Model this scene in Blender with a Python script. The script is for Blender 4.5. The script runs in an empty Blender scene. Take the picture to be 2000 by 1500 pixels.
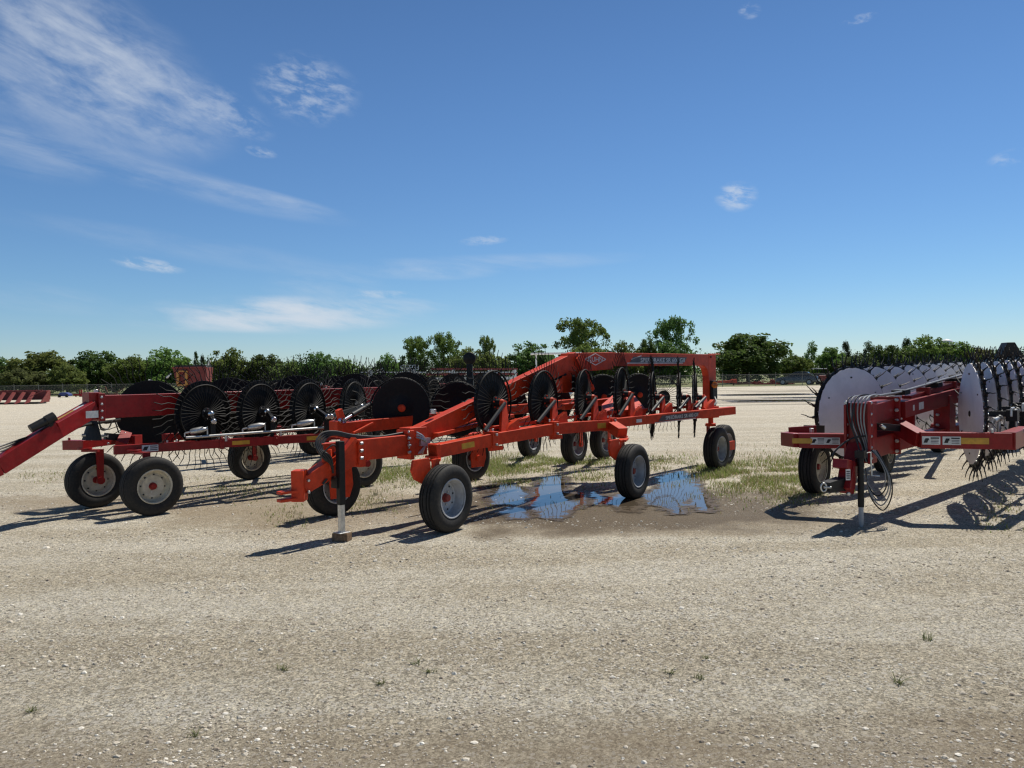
import bpy, math, random
from mathutils import Vector as V, Matrix as M, noise as mnoise
rnd = random.Random(7)
PI = math.pi
sc = bpy.context.scene
COL = sc.collection
# ------------------------------------------------------------------ camera
F, CAMZ = 1450.0, 1.75
ROLL, PITCH = -0.0155, math.atan(21 / 1450.0)
RC = (M.Rotation(PI / 2 - PITCH, 3, 'X') @ M.Rotation(ROLL, 3, 'Z'))
CAM = V((0, 0, CAMZ))
cd = bpy.data.cameras.new('camera'); cam = bpy.data.objects.new('camera', cd); COL.objects.link(cam)
cam.location = CAM; cam.rotation_euler = RC.to_euler()
cd.sensor_width = 36; cd.lens = 36 * F / 2000; cd.clip_start = .1; cd.clip_end = 3000
sc.camera = cam
def at(px, py, Y):
    d = RC @ V(((px - 1000) / F, -(py - 750) / F, -1))
    return CAM + d * (Y / d.y)
def gnd(px, py):
    d = RC @ V(((px - 1000) / F, -(py - 750) / F, -1))
    p = CAM + d * (-CAMZ / d.z); p.z = 0
    return p
# ------------------------------------------------------------------ materials
def nt(name):
    m = bpy.data.materials.new(name); m.use_nodes = True
    t = m.node_tree; t.nodes.clear()
    out = t.nodes.new('ShaderNodeOutputMaterial'); b = t.nodes.new('ShaderNodeBsdfPrincipled')
    t.links.new(b.outputs[0], out.inputs[0])
    return m, t, b, out
def N(t, typ, **kw):
    n = t.nodes.new(typ)
    for k, v in kw.items():
        if k.startswith('i_'):
            key = k[2:]; key = int(key) if key.isdigit() else key.replace('_', ' ')
            n.inputs[key].default_value = v
        else: setattr(n, k, v)
    return n
def mth(t, op, a, b=None, c=None, clamp=False):
    n = t.nodes.new('ShaderNodeMath'); n.operation = op; n.use_clamp = clamp
    for i, x in enumerate((a, b, c)):
        if x is None: continue
        if isinstance(x, (int, float)): n.inputs[i].default_value = x
        else: t.links.new(x, n.inputs[i])
    return n.outputs[0]
def mix(t, fac, a, b):
    n = t.nodes.new('ShaderNodeMix'); n.data_type = 'RGBA'
    for i, x in ((0, fac), (6, a), (7, b)):
        if isinstance(x, (int, float)): n.inputs[i].default_value = x
        elif isinstance(x, tuple): n.inputs[i].default_value = (*x, 1) if len(x) == 3 else x
        else: t.links.new(x, n.inputs[i])
    return n.outputs[2]
def sstep(t, x, a, b):
    n = t.nodes.new('ShaderNodeMapRange'); n.interpolation_type = 'SMOOTHSTEP'
    n.inputs[1].default_value = a; n.inputs[2].default_value = b
    t.links.new(x, n.inputs[0]); return n.outputs[0]
def surf(name, col, rough=.5, metal=0, coat=0, dust=.1, dustcol=(.25, .2, .14), nscale=9, bump=.0, var=.25, spec=.5):
    m, t, b, o = nt(name)
    tc = N(t, 'ShaderNodeNewGeometry')
    n1 = N(t, 'ShaderNodeTexNoise', i_Scale=nscale, i_Detail=6.0, i_Roughness=.65)
    t.links.new(tc.outputs['Position'], n1.inputs['Vector'])
    dark = tuple(c * (1 - var) for c in col)
    c0 = mix(t, sstep(t, n1.outputs[0], .35, .65), dark, col)
    if dust:
        n2 = N(t, 'ShaderNodeTexNoise', i_Scale=nscale * 2.7, i_Detail=8.0, i_Roughness=.7)
        t.links.new(tc.outputs['Position'], n2.inputs['Vector'])
        sp = N(t, 'ShaderNodeSeparateXYZ'); t.links.new(tc.outputs['Normal'], sp.inputs[0])
        up = mth(t, 'MULTIPLY_ADD', mth(t, 'MAXIMUM', sp.outputs[2], 0.0), .7, .5)
        f = mth(t, 'MULTIPLY', mth(t, 'MULTIPLY', sstep(t, n2.outputs[0], .42, .75), up), dust * 2.2, clamp=True)
        c0 = mix(t, f, c0, dustcol)
        t.links.new(mth(t, 'MULTIPLY_ADD', f, .5, rough, clamp=True), b.inputs['Roughness'])
    else: b.inputs['Roughness'].default_value = rough
    t.links.new(c0, b.inputs['Base Color'])
    b.inputs['Metallic'].default_value = metal; b.inputs['Coat Weight'].default_value = coat
    b.inputs['Coat Roughness'].default_value = .15; b.inputs['Specular IOR Level'].default_value = spec
    if bump:
        bn = N(t, 'ShaderNodeBump', i_Strength=bump, i_Distance=.01); t.links.new(n1.outputs[0], bn.inputs['Height'])
        t.links.new(bn.outputs[0], b.inputs['Normal'])
    return m
MT = dict(
    orange=surf('orange_red_paint', (.68, .055, .014), .48, 0, 0, .06, spec=.25),
    red=surf('dark_red_paint', (.28, .009, .010), .42, 0, .1, .05, spec=.3),
    reddust=surf('dusty_red_paint', (.20, .018, .016), .55, 0, 0, .18),
    redhub=surf('dull_red_hub', (.30, .035, .025), .6, 0, 0, .2),
    black=surf('black_paint', (.008, .008, .009), .5, 0, .0, .05, spec=.3),
    disc=surf('black_wheel_disc', (.006, .006, .008), .5, 0, .0, .03, spec=.22),
    rubber=surf('tyre_rubber', (.011, .011, .011), .75, 0, 0, .16, (.16, .13, .095), 14, .2),
    hose=surf('hose_rubber', (.012, .012, .012), .5, dust=.03),
    steel=surf('galvanised_steel', (.62, .62, .61), .38, .85, dust=.1, nscale=25),
    chrome=surf('silver_cap', (.75, .76, .78), .22, 1, dust=.03),
    wire=surf('spring_wire', (.009, .009, .009), .6, 0, dust=.02, spec=.15),
    braid=surf('silver_braided_hose', (.30, .31, .32), .45, .3, dust=.05),
    cream=surf('cream_rim_paint', (.62, .57, .45), .5, dust=.25),
    greyrim=surf('grey_rim_paint', (.42, .44, .47), .5, dust=.2),
    white=surf('white_plastic', (.84, .83, .88), .45, dust=.06, nscale=3, var=.12),
    yellow=surf('yellow_reflector', (.62, .33, .03), .35, dust=.05),
    label=surf('white_label', (.75, .75, .73), .5, dust=.05),
    ink=surf('black_ink', (.015, .015, .018), .6, dust=0),
    letter=surf('silver_lettering', (.78, .76, .74), .5, dust=0),
    swoosh=surf('grey_stripe', (.09, .07, .08), .5, dust=0),
    amber=surf('amber_lens', (.55, .16, .02), .2, dust=0),
    wood=surf('weathered_wood', (.23, .145, .085), .85, dust=.2, nscale=30, bump=.4, var=.5),
    blue=surf('blue_paint', (.03, .05, .22), .5, dust=.1),
    car=surf('dark_car_paint', (.035, .04, .04), .25, .2, .6, .1),
    glass=surf('car_glass', (.02, .025, .03), .06, 0, .5, dust=0),
    rust=surf('rusty_steel', (.16, .06, .035), .8, dust=.3),
    bark=surf('bark', (.10, .075, .055), .9, dust=0, var=.5, bump=.4),
    fence=surf('weathered_fence_steel', (.20, .20, .19), .6, .4, dust=.1),
    tank=surf('white_tank_paint', (.8, .8, .8), .6, dust=0, var=.05),
    yframe=surf('orange_yellow_paint', (.55, .25, .05), .5, dust=.1),
)
# ------------------------------------------------------------------ objects
WM = {}
def link(name, data, parent=None, mw=None):
    o = bpy.data.objects.new(name, data); COL.objects.link(o)
    mw = mw.copy() if mw is not None else M()
    o.parent = parent
    o.matrix_basis = (WM[parent].inverted() @ mw) if parent else mw
    WM[o] = mw
    return o
def empty(name, loc, parent=None, rotz=0):
    o = link(name, None, parent, M.Translation(loc) @ M.Rotation(rotz, 4, 'Z'))
    o.empty_display_size = .2
    return o
def tag(o, label=None, cat=None, group=None, kind=None):
    for k, v in (('label', label), ('category', cat), ('group', group), ('kind', kind)):
        if v: o[k] = v
    return o
def perp(d, up=V((0, 0, 1))):
    d = d.normalized(); s = d.cross(up)
    if s.length < 1e-4: s = d.cross(V((0, 1, 0)))
    s.normalize(); return d, s, s.cross(d).normalized()
class MB:
    def __init__(s): s.v = []; s.f = []; s.mi = []; s.m = 0; s.cuts = []
    def add(s, vs, fs):
        s.cuts.append((len(s.v), len(s.f))); b = len(s.v); s.v += [V(x) for x in vs]
        for f in fs: s.f.append([b + i for i in f]); s.mi.append(s.m)
        return s
    def box(s, p0, p1, w, h, w1=None, h1=None, up=V((0, 0, 1))):
        p0, p1 = V(p0), V(p1); w1 = w if w1 is None else w1; h1 = h if h1 is None else h1
        d, a, u = perp(p1 - p0, up)
        vs = []
        for p, ww, hh in ((p0, w, h), (p1, w1, h1)):
            vs += [p + a * (ww / 2 * i) + u * (hh / 2 * j) for i, j in ((-1, -1), (1, -1), (1, 1), (-1, 1))]
        return s.add(vs, [(3, 2, 1, 0), (4, 5, 6, 7), (0, 1, 5, 4), (1, 2, 6, 5), (2, 3, 7, 6), (3, 0, 4, 7)])
    def poly(s, pts, ext):                      # prism: polygon extruded both ways along ext
        pts = [V(p) for p in pts]; e = V(ext) / 2; n = len(pts)
        return s.add([p - e for p in pts] + [p + e for p in pts],
                     [tuple(range(n - 1, -1, -1)), tuple(range(n, 2 * n))] + [(i, (i + 1) % n, n + (i + 1) % n, n + i) for i in range(n)])
    def tube(s, pts, r, n=6, rs=None, closed=False):
        pts = [V(p) for p in pts]; vs = []; fs = []; k = len(pts); pa = None
        for i, p in enumerate(pts):
            if closed: d = pts[(i + 1) % k] - pts[i - 1]
            else: d = pts[min(i + 1, k - 1)] - pts[max(i - 1, 0)]
            d.normalize()
            if pa is None: _, a, u = perp(d)
            else:
                a = pa - d * pa.dot(d)
                if a.length < 1e-5: _, a, u = perp(d)
                a.normalize(); u = a.cross(d)
            pa = a; rr = rs[i] if rs else r
            vs += [p + a * (rr * math.cos(2 * PI * j / n)) + u * (rr * math.sin(2 * PI * j / n)) for j in range(n)]
        for i in range(k if closed else k - 1):
            i2 = (i + 1) % k
            fs += [(i * n + j, i2 * n + j, i2 * n + (j + 1) % n, i * n + (j + 1) % n) for j in range(n)]
        if not closed: fs += [tuple(range(n)), tuple(range((k - 1) * n + n - 1, (k - 1) * n - 1, -1))]
        return s.add(vs, fs)
    def lathe(s, prof, n=32, o=V((0, 0, 0)), ax=V((1, 0, 0)), up=V((0, 0, 1)), closed=False):
        d, a, u = perp(ax, up); vs = []; fs = []; k = len(prof)
        for x, r in prof:
            vs += [V(o) + d * x + a * (r * math.cos(2 * PI * j / n)) + u * (r * math.sin(2 * PI * j / n)) for j in range(n)]
        for i in range(k if closed else k - 1):
            i2 = (i + 1) % k
            fs += [(i * n + j, i * n + (j + 1) % n, i2 * n + (j + 1) % n, i2 * n + j) for j in range(n)]
        return s.add(vs, fs)
    def bolt(s, p, d, r=.018, l=.02):
        d = V(d).normalized(); return s.lathe([(-.004, r), (l, r), (l, 0.0005)], 6, V(p), d)
    def mesh(s, name, mats, smooth=40, org=None):
        me = bpy.data.meshes.new(name)
        org = org if org is not None else V((0, 0, 0))
        me.from_pydata([tuple(v - org) for v in s.v], [], s.f)
        for m in mats: me.materials.append(m)
        if len(mats) > 1: me.polygons.foreach_set('material_index', s.mi)
        if smooth:
            me.polygons.foreach_set('use_smooth', [True] * len(s.f)); me.set_sharp_from_angle(angle=math.radians(smooth))
        me.update(); return me
    def build(s, name, mats, parent=None, bevel=0, smooth=40):
        if not isinstance(mats, (list, tuple)): mats = [mats]
        lo = V((min(v[i] for v in s.v) for i in range(3))); hi = V((max(v[i] for v in s.v) for i in range(3)))
        org = (lo + hi) / 2
        if parent is None: org.z = lo.z
        o = link(name, s.mesh(name, mats, smooth, org), parent, M.Translation(org))
        if bevel:
            b = o.modifiers.new('bevel', 'BEVEL'); b.width = bevel; b.segments = 2; b.limit_method = 'ANGLE'; b.angle_limit = math.radians(40)
            b.harden_normals = True
        return o
def build_each(mb, name, mats, parent, bevel=0):   # every separately added shape becomes an object of its own
    cuts = mb.cuts + [(len(mb.v), len(mb.f))]
    for (v0, f0), (v1, f1) in zip(cuts[:-1], cuts[1:]):
        q = MB(); q.v = mb.v[v0:v1]; q.f = [[i - v0 for i in f] for f in mb.f[f0:f1]]; q.mi = mb.mi[f0:f1]
        q.build(name, mats, parent, bevel)
def text_part(name, s, pos, d, up, w, h, parent, mat):
    c = bpy.data.curves.new('t', 'FONT'); c.body = s; c.extrude = 0.0; c.offset = .006
    o = bpy.data.objects.new('t', c); COL.objects.link(o)
    dg = bpy.context.evaluated_depsgraph_get(); me = bpy.data.meshes.new_from_object(o.evaluated_get(dg))
    bpy.data.objects.remove(o)
    xs = [v.co.x for v in me.vertices]; ys = [v.co.y for v in me.vertices]
    x0, x1, y0, y1 = min(xs), max(xs), min(ys), max(ys)
    d, _, _ = perp(d); up = (up - d * up.dot(d)).normalized()
    for v in me.vertices:
        v.co = d * ((v.co.x - (x0 + x1) / 2) / (x1 - x0) * w) + up * ((v.co.y - (y0 + y1) / 2) / (y1 - y0) * h)
    me.materials.clear(); me.materials.append(mat); me.name = name
    return link(name, me, parent, M.Translation(pos))
def decal(mb, pos, d, up, nrm, w, h, skew=0):
    d = d.normalized(); up = up.normalized(); nrm = nrm.normalized()
    p = pos + nrm * .001
    return mb.poly([p + d * (-w / 2 - skew) - up * h / 2, p + d * (w / 2 - skew) - up * h / 2, p + d * (w / 2 + skew) + up * h / 2, p + d * (-w / 2 + skew) + up * h / 2], nrm * .003)
UP = V((0, 0, 1))
def arc(pts, n=8):                              # Catmull-Rom through points
    pts = [V(p) for p in pts]; q = [pts[0] * 2 - pts[1]] + pts + [pts[-1] * 2 - pts[-2]]; out = []
    for i in range(1, len(q) - 2):
        a, b, c, d = q[i - 1:i + 3]
        for k in range(n):
            t = k / n
            out.append(.5 * ((2 * b) + (c - a) * t + (2 * a - 5 * b + 4 * c - d) * t * t + (3 * b - a - 3 * c + d) * t ** 3))
    return out + [pts[-1]]
# ------------------------------------------------------------------ wheel prototypes
def half(ps): return ps + [(-x, r) for x, r in reversed(ps)]
tb = MB().lathe(half([(-.075, .198), (-.098, .225), (-.112, .27), (-.114, .305), (-.106, .338), (-.094, .358), (-.08, .369), (-.072, .371), (-.069, .360),
                      (-.058, .360), (-.055, .374), (-.034, .376), (-.031, .364), (-.021, .364), (-.018, .377)]), 56, closed=True)
TYRE = tb.mesh('tyre', [MT['rubber']], 28)
def rim_mesh(mat, deep=False):
    b = MB()
    if deep:
        b.lathe([(.098, .203), (.104, .214), (.1, .222), (.09, .218), (.082, .2), (.06, .19), (.0, .178), (-.02, .178), (-.03, .165), (-.018, .14), (-.012, .11), (-.02, .075), (-.02, .001)], 40)
        b.lathe([(-.098, .203), (-.104, .214), (-.1, .222), (-.09, .218), (-.082, .2), (-.05, .18), (-.03, .001)][::-1], 40)
        for k in range(8):
            a = 2 * PI * k / 8; b.m = 1; b.lathe([(.0, .010), (.03, .010), (.03, .0005)], 10, V((-.04, .135 * math.cos(a), .135 * math.sin(a)))); b.m = 0
        return b.mesh('rim', [mat, MT['ink']], 35)
    b.lathe([(.098, .203), (.104, .214), (.1, .222), (.09, .218), (.082, .2), (.03, .19), (.012, .178), (.018, .16), (.035, .135), (.03, .09), (.022, .06), (.022, .001)], 40)
    b.lathe([(-.098, .203), (-.104, .214), (-.1, .222), (-.09, .218), (-.082, .2), (-.03, .19), (.0, .178), (.002, .001)][::-1], 40)
    for k in range(8):                          # vent holes shown as dark dimples near the dish edge
        a = 2 * PI * k / 8; b.m = 1
        b.lathe([(.0, .012), (.0265, .012), (.0265, .0005)], 10, V((0.004, .148 * math.cos(a), .148 * math.sin(a))))
        b.m = 0
    return b.mesh('rim', [mat, MT['ink']], 35)
RIMC, RIMG = rim_mesh(MT['cream']), rim_mesh(MT['greyrim'], True)
def hub_mesh(mat, dx=0):
    b = MB().lathe([(-.06, .05), (-.02, .052), (.03, .052), (.034, .045), (.07, .042), (.078, .036), (.08, .001)], 20)
    for k in range(5):
        a = 2 * PI * k / 5 + .3; b.m = 1
        b.bolt((.022, .075 * math.cos(a), .075 * math.sin(a)), (1, 0, 0), .012, .02); b.m = 0
    b.v = [v + V((dx, 0, 0)) for v in b.v]
    return b.mesh('hub', [mat, MT['steel']], 35)
HUBO, HUBR = hub_mesh(MT['redhub'], -.045), hub_mesh(MT['red'], -.01)
def put_wheel(parent, pos, yaw, rim, hub, scale=1.0):
    e = link('wheel', None, parent, M.Translation(pos) @ M.Rotation(-math.radians(yaw), 4, 'Z') @ M.Rotation(rnd.uniform(0, 6), 4, 'X') @ M.Scale(scale, 4))
    for nme, me in (('tyre', TYRE), ('rim', rim), ('hub', hub)): link(nme, me, e, WM[e])
    return e
def polar(x, r, a): return V((x, r * math.cos(a), r * math.sin(a)))
def tine_ring(n=40, ro=.72, r0=.10, hook=.16, th=.0048, split=None, ringr=None):
    b = MB()
    for k in range(n):
        a = 2 * PI * k / n
        j = rnd.uniform(-.012, .012)
        b.tube([polar(.035, r0, a), polar(.028, .25, a), polar(.012, .40, a + .01), polar(.005, .50, a + .02), polar(.0, .35 + ro * .31, a + .035 + j), polar(-.008, .20 + ro * .61, a + .02 + hook * .55 + j), polar(-.01 + j, ro, a + .02 + hook * .5 + j)], th, 4,
               [th, th, th, th, th * 1.1, th * 1.15, th * .9])
    b.tube([polar(.02, .41, 2 * PI * k / 48) for k in range(48)], .012, 6, closed=True)
    return b
def disc_mesh(r, mat, x=-.025, cone=.03, name='wheel_disc'):
    prof = [(x + .004, .001), (x + cone * .3, .06), (x + cone, .14), (x + cone * .9, r * .55), (x + .01, r * .93), (x + .012, r), (x, r * 1.005), (x - .006, r), (x - .004, r * .93), (x + cone * .9 - .012, r * .55), (x + cone - .012, .14), (x - .008, .06), (x - .008, .001)]
    return MB().lathe(prof, 56).mesh(name, [mat], 30)
TINES = tine_ring(44, .81, .10, .15, .0056).mesh('tine_ring', [MT['wire']], 60)
TINESK = tine_ring(40, .70, .10, .14, .0048).mesh('tine_ring', [MT['wire']], 60)
DISCL = disc_mesh(.47, MT['disc']); DISCK = disc_mesh(.40, MT['disc']); DISCS = disc_mesh(.14, MT['disc'])
def rhub(mat, cap):
    b = MB().lathe([(-.05, .001), (-.05, .03), (-.035, .045), (.03, .05), (.04, .09), (.05, .09), (.055, .05), (.12, .045)], 20)
    b.m = 1; b.lathe([(.12, .045), (.125, .05), (.15, .045), (.165, .03), (.17, .001)], 16)
    for k in range(6): b.bolt(polar(.05, .07, k * PI / 3), (1, 0, 0), .01, .012)
    return b.mesh('hub', [mat, cap], 35)
RHUBL, RHUBK = rhub(MT['black'], MT['chrome']), rhub(MT['black'], MT['orange'])
bb = MB().lathe([(-.075, .001), (-.075, .035), (-.06, .05), (-.03, .055)], 16); RHUBCAP = bb.mesh('hub', [MT['orange']], 35)
# white-disc wheel: rim ring, rubber mounts and forked teeth
def tooth_ring():
    b = MB()
    b.lathe([(-.012, .585), (.012, .585), (.016, .60), (.016, .645), (.012, .66), (-.012, .66), (-.016, .645), (-.016, .60)], 72, closed=True)
    for k in range(6):
        a = k * PI / 3; b.box(polar(0.0, .05, a), polar(0, .59, a), .05, .02, up=V((1, 0, 0)))
    n = 26
    for k in range(n):
        a = 2 * PI * k / n
        b.box(polar(.0, .635, a), polar(0, .70, a), .05, .05, .03, .03, up=V((1, 0, 0)))
        for sg in (-1, 1):
            b.tube([polar(sg * .008, .68, a), polar(sg * .03, .73, a + .01), polar(sg * .045, .78, a + .035 + sg * .012), polar(sg * .055, .85, a + .05 + sg * .02)], .009, 5, [.012, .0085, .007, .0045])
    b.m = 1
    for k in range(n): b.bolt(polar(.016, .622, 2 * PI * (k + .5) / n), (1, 0, 0), .012, .01); 
    for k in range(n): b.bolt(polar(-.016, .622, 2 * PI * (k + .5) / n), (-1, 0, 0), .012, .01)
    return b.mesh('tooth_ring', [MT['black'], MT['steel']], 35)
TOOTH = tooth_ring()
def wavy_disc():
    b = MB(); n, rr = 72, [.002, .08, .2, .32, .44, .54, .60, .632]; vs = []
    for s in (0, 1):
        for r in rr:
            for j in range(n):
                a = 2 * PI * j / n
                w = .006 * math.sin(3 * a + r * 9) * (r / .6) + .004 * math.sin(7 * a - r * 20) * r
                vs.append(polar(-.035 - .004 * s + w, r + (.005 * math.sin(26 * a) if r > .61 else 0), a))
    fs = []; k = len(rr)
    for i in range(k - 1):
        for j in range(n):
            q = (i * n + j, i * n + (j + 1) % n, (i + 1) * n + (j + 1) % n, (i + 1) * n + j)
            fs += [q, tuple(k * n + x for x in reversed(q))]
    fs += [((k - 1) * n + j, (k - 1) * n + (j + 1) % n, (2 * k - 1) * n + (j + 1) % n, (2 * k - 1) * n + j) for j in range(n)]
    b.add(vs, fs); b.m = 1
    for k in range(6): b.lathe([(-.05, .011), (-.03, .011), (-.051, .0005)], 8, polar(0, .50, k * PI / 3 + .2))
    return b.mesh('wind_guard', [MT['white'], MT['ink']], 50)
WDISC = wavy_disc()
def put_rake_wheel(parent, pos, yaw, meshes, flip=False, tilt=0, spin=None):
    a = -math.radians(yaw) + (PI if flip else 0)
    mw = M.Translation(pos) @ M.Rotation(a, 4, 'Z') @ M.Rotation(tilt, 4, 'Y') @ M.Rotation(rnd.uniform(0, 6) if spin is None else spin, 4, 'X')
    e = link('rake_wheel', None, parent, mw)
    for nme, me in meshes: link(nme, me, e, mw)
    return e
def axle(pos, yaw, x, flip=False):
    a = -math.radians(yaw) + (PI if flip else 0)
    return V(pos) + V((math.cos(a) * x, math.sin(a) * x, 0))
def nearest(p, a, b):
    d = b - a; t = max(0, min(1, (p - a).dot(d) / d.length_squared)); return a + d * t
def caster(parent, wpos, yaw, top, mat, side=1, blade=.09, plate=False, guard=False):   # pivot post at top, fork blade to the axle
    a = -math.radians(yaw); ax = V((math.cos(a), math.sin(a), 0)); fw = V((-math.sin(a), math.cos(a), 0))
    b = MB(); c = V(wpos)
    off = ax * (.15 * side)
    piv = V((top.x, top.y, max(top.z - .02, c.z + .44)))
    b.tube([V((top.x, top.y, top.z)), V((piv.x, piv.y, c.z + .44))], .045, 12)
    b.lathe([(0, .001), (0, .09), (.018, .09), (.018, .001)], 18, V((piv.x, piv.y, c.z + .43)), UP)
    k = V((piv.x, piv.y, c.z + .41))
    b.box(k - off * .3, V((c.x, c.y, c.z + .41)) + off * 1.05, blade, .03)
    b.box(V((c.x, c.y, c.z + .425)) + off, c + off, .022, blade, .022, blade * .8, up=fw)
    b.lathe([(-.02, .05), (.03, .05), (.03, .001)], 14, c + off, ax * side)
    if plate: b.poly([c + off + fw * x + UP * z for x, z in ((-.15, -.14), (.13, -.15), (.19, .0), (.17, .22), (.05, .30), (-.09, .24), (-.17, .05))], ax * .02)
    if guard:
        o2 = off * 1.0 - fw * .02
        b.poly([c + o2 + fw * x + UP * z for x, z in ((-.36, .45), (-.10, .45), (-.04, .15), (-.18, .16), (-.34, .24), (-.39, .34))], ax * .03)
    return b.build('caster_fork', mat, parent, .004)

# ================================================================== 1. orange wheel rake over the puddles
kd = V((.68, .73, 0)).normalized(); kn = V((.73, -.68, 0)).normalized()
K = empty('hay_rake', (.8, 10.6, 0))
tag(K, 'bright orange red wheel rake with tall arch frame standing over the puddles', 'hay rake', 'wheel rakes parked on the gravel lot')
O = MT['orange']
jack = gnd(650, 1052)
def ka(px, py, t0=0):                           # point on the vertical plane through the rake's axis
    d = RC @ V(((px - 1000) / F, -(py - 750) / F, -1))
    k = (jack.dot(kn) - CAM.dot(kn)) / d.dot(kn)
    return CAM + d * k
b = MB()
h0, h1, h2, h3 = ka(585, 950), ka(641, 921), ka(695, 879), ka(792, 868)
b.box(h0 + kd * .02, h2 - UP * .01 , .13, .17, .15, .24)
b.box(h2 - kd * .02, h3, .16, .235, .16, .235)
b.box(h3 - kd * .03, h3 + kd * .03, .26, .34)
b.box(h2 + V((0, 0, -.03)) - kd * .04, h2 + V((0, 0, -.03)) + kd * .05, .22, .30)
b.box(h1 + UP * .03, h2 + UP * .13 - kd * .05, .20, .05)
b.box(h1 + UP * .26 - kd * .1, h1 + UP * .26 + kd * .16, .10, .10)
b.box(h1 + UP * .02, h1 + UP * .24, .10, .14)
b.m = 1
for dz in (-.08, 0, .08):
    for q in (h3 - kd * .03, h2): b.bolt(q + kn * .12 + UP * dz, -kd, .02, .03)
b.bolt(h2 + kn * .082 + UP * .05, kn); b.bolt(h0 + kd * .06 + kn * .07 + UP * .06, kn); b.bolt(h0 + kd * .06 + kn * .07 - UP * .06, kn)
b.build('tongue', [O, MT['steel']], K, .006)
b = MB()
b.box(h0 - UP * .15, h0 + UP * .17, .13, .16)
for s in (-1, 1): b.box(h0 - UP * (.04 + .08 * (s + 1) / 2), h0 - kd * .24 - UP * (.04 + .08 * (s + 1) / 2), .12, .03, .09, .03)
b.build('hitch_clevis', O, K, .006)
MB().poly([ka(620, 943) + kn * .083, ka(628, 933) + kn * .083, ka(632, 934) + kn * .083, ka(624, 945) + kn * .083], kn * .004).build('slot_plate', MT['ink'], K)
# jack
jt = ka(645, 868)
b = MB(); jx = jack + kn * .17
b.box(V((jx.x, jx.y, .385)), V((jx.x, jx.y, 1.06)), .07, .07, up=kd)
b.box(V((jx.x, jx.y, .62)), V((jack.x, jack.y, .62)) + kn * .06, .1, .12)
jk = b.build('jack', MT['black'], K, .004)
b = MB().box(V((jx.x, jx.y, .095)), V((jx.x, jx.y, .39)), .055, .055, up=kd)
b.box(V((jx.x, jx.y, .088)), V((jx.x, jx.y, .097)), .13, .13, up=kd); b.build('jack_leg', MT['steel'], K, .003)
b = MB(); b.box(V((jx.x - .085, jx.y + .03, .043)), V((jx.x + .085, jx.y - .01, .043)), .12, .086)
wb = b.build('wooden_block', MT['wood'], None, .004); tag(wb, 'weathered brown wooden block under the orange rake\'s jack leg', 'wooden block')
# sloping centre beam and arch
c0, c1, c2 = ka(806, 858), ka(1112, 706), ka(1190, 705)
cA, cB = ka(1188, 702), ka(1392, 704)
sl = (c1 - c0).normalized()
b = MB()
b.box(c0 + UP * .02, c1 + sl * .10, .15, .215, .15, .23)
b.poly([c1 + V((0, 0, .12)) - kd * .1, c2 + UP * .135, c2 - UP * .13, c1 - UP * .16 - kd * .02, c1 - UP * .12 - kd * .3], kn * .154)
b.box(c0 - kd * .12 - UP * .02, c0 + kd * .14 - UP * .02, .20, .33)
b.box(ka(1092, 743), ka(1142, 742), .13, .36)
b.box(ka(1116, 697) + kn * .12, ka(1146, 762) + kn * .12, .03, .11, .03, .07, up=kd)
b.m = 1
for s in range(5): b.bolt(c0 - kd * .12 + kn * .105 + UP * (-.14 + s * .06), -kd, .018, .03)
b.bolt(ka(846, 812) + UP * .03, UP, .04, .05)
b.build('center_beam', [O, MT['steel']], K, .007)
b = MB().box(ka(1110, 748) + kn * .07, ka(1116, 748) + kn * .07, .012, .24); b.build('dark_slot_strip', MT['ink'], K)  # flat black strip on the panel stands in for a slot's shaded opening
b = MB()
zt, zb = cA.z + .105, cA.z - .105
P = lambda t, z: V((cB.x, cB.y, 0)) + kd * t + UP * z
L = (cB - cA).dot(kd); lb = at(1380, 800, cB.y - .1).z
prof = [P(-L, zt), P(.0, zt - .0), P(.0, lb), P(-.29, lb), P(-.29, zb - .22), P(-.34, zb - .07), P(-.46, zb), P(-L, zb)]
# concave outline: split in two convex prisms
b.poly([prof[0], P(-.29, zt), P(-.29, zb - .20), P(-.34, zb - .07), P(-.46, zb), prof[7]], kn * .13)
b.poly([P(-.29, zt), prof[1], prof[2], prof[3]], kn * .1305)
b.box(P(-.02, zt + .012), P(.16, zt + .004), .16, .012)
b.m = 1
b.bolt(P(-.2, zt - .05) + kn * .066, kn); b.bolt(P(-L + .05, zt + .0), UP, .03, .03)
b.build('arch_frame', [O, MT['black']], K, .006)
# decals on arch and beam
up = UP
def on_arch(px, py): return ka(px, py) + kn * .069
lg = ka(1155, 702) + kn * .079
w2, hh = .265, .088
b = MB()
cor = [lg - kd * w2, lg + UP * hh, lg + kd * w2, lg - UP * hh]
for i in range(4): b.box(cor[i], cor[(i + 1) % 4], .004, .012, up=kn.cross(cor[(i + 1) % 4] - cor[i]))
b.build('logo_diamond', MT['letter'], K)
text_part('logo_lettering', 'KUHN', lg + kn * .002, kd, UP, .36, .074, K, MT['letter'])
tpos = on_arch(1289, 703.5)
text_part('model_lettering', 'SPEEDRAKE SR 600 GII', tpos + kn * .003, kd, UP, 1.42, .068, K, MT['letter'])
b = MB(); decal(b, on_arch(1282, 703), kd, UP, kn, 1.72, .095, .05); b.build('model_stripe', MT['swoosh'], K)
b = MB(); decal(b, on_arch(1275, 709.3), kd, UP, kn, 1.75, .014)
decal(b, on_arch(1236, 698.5), kd + UP * .2, UP, kn, .30, .012); b.build('stripe_line', MT['letter'], K)
text_part('series_lettering', 'GII', ka(1041, 747) + kn * .079, kd, UP, .17, .06, K, MT['letter'])
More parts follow.
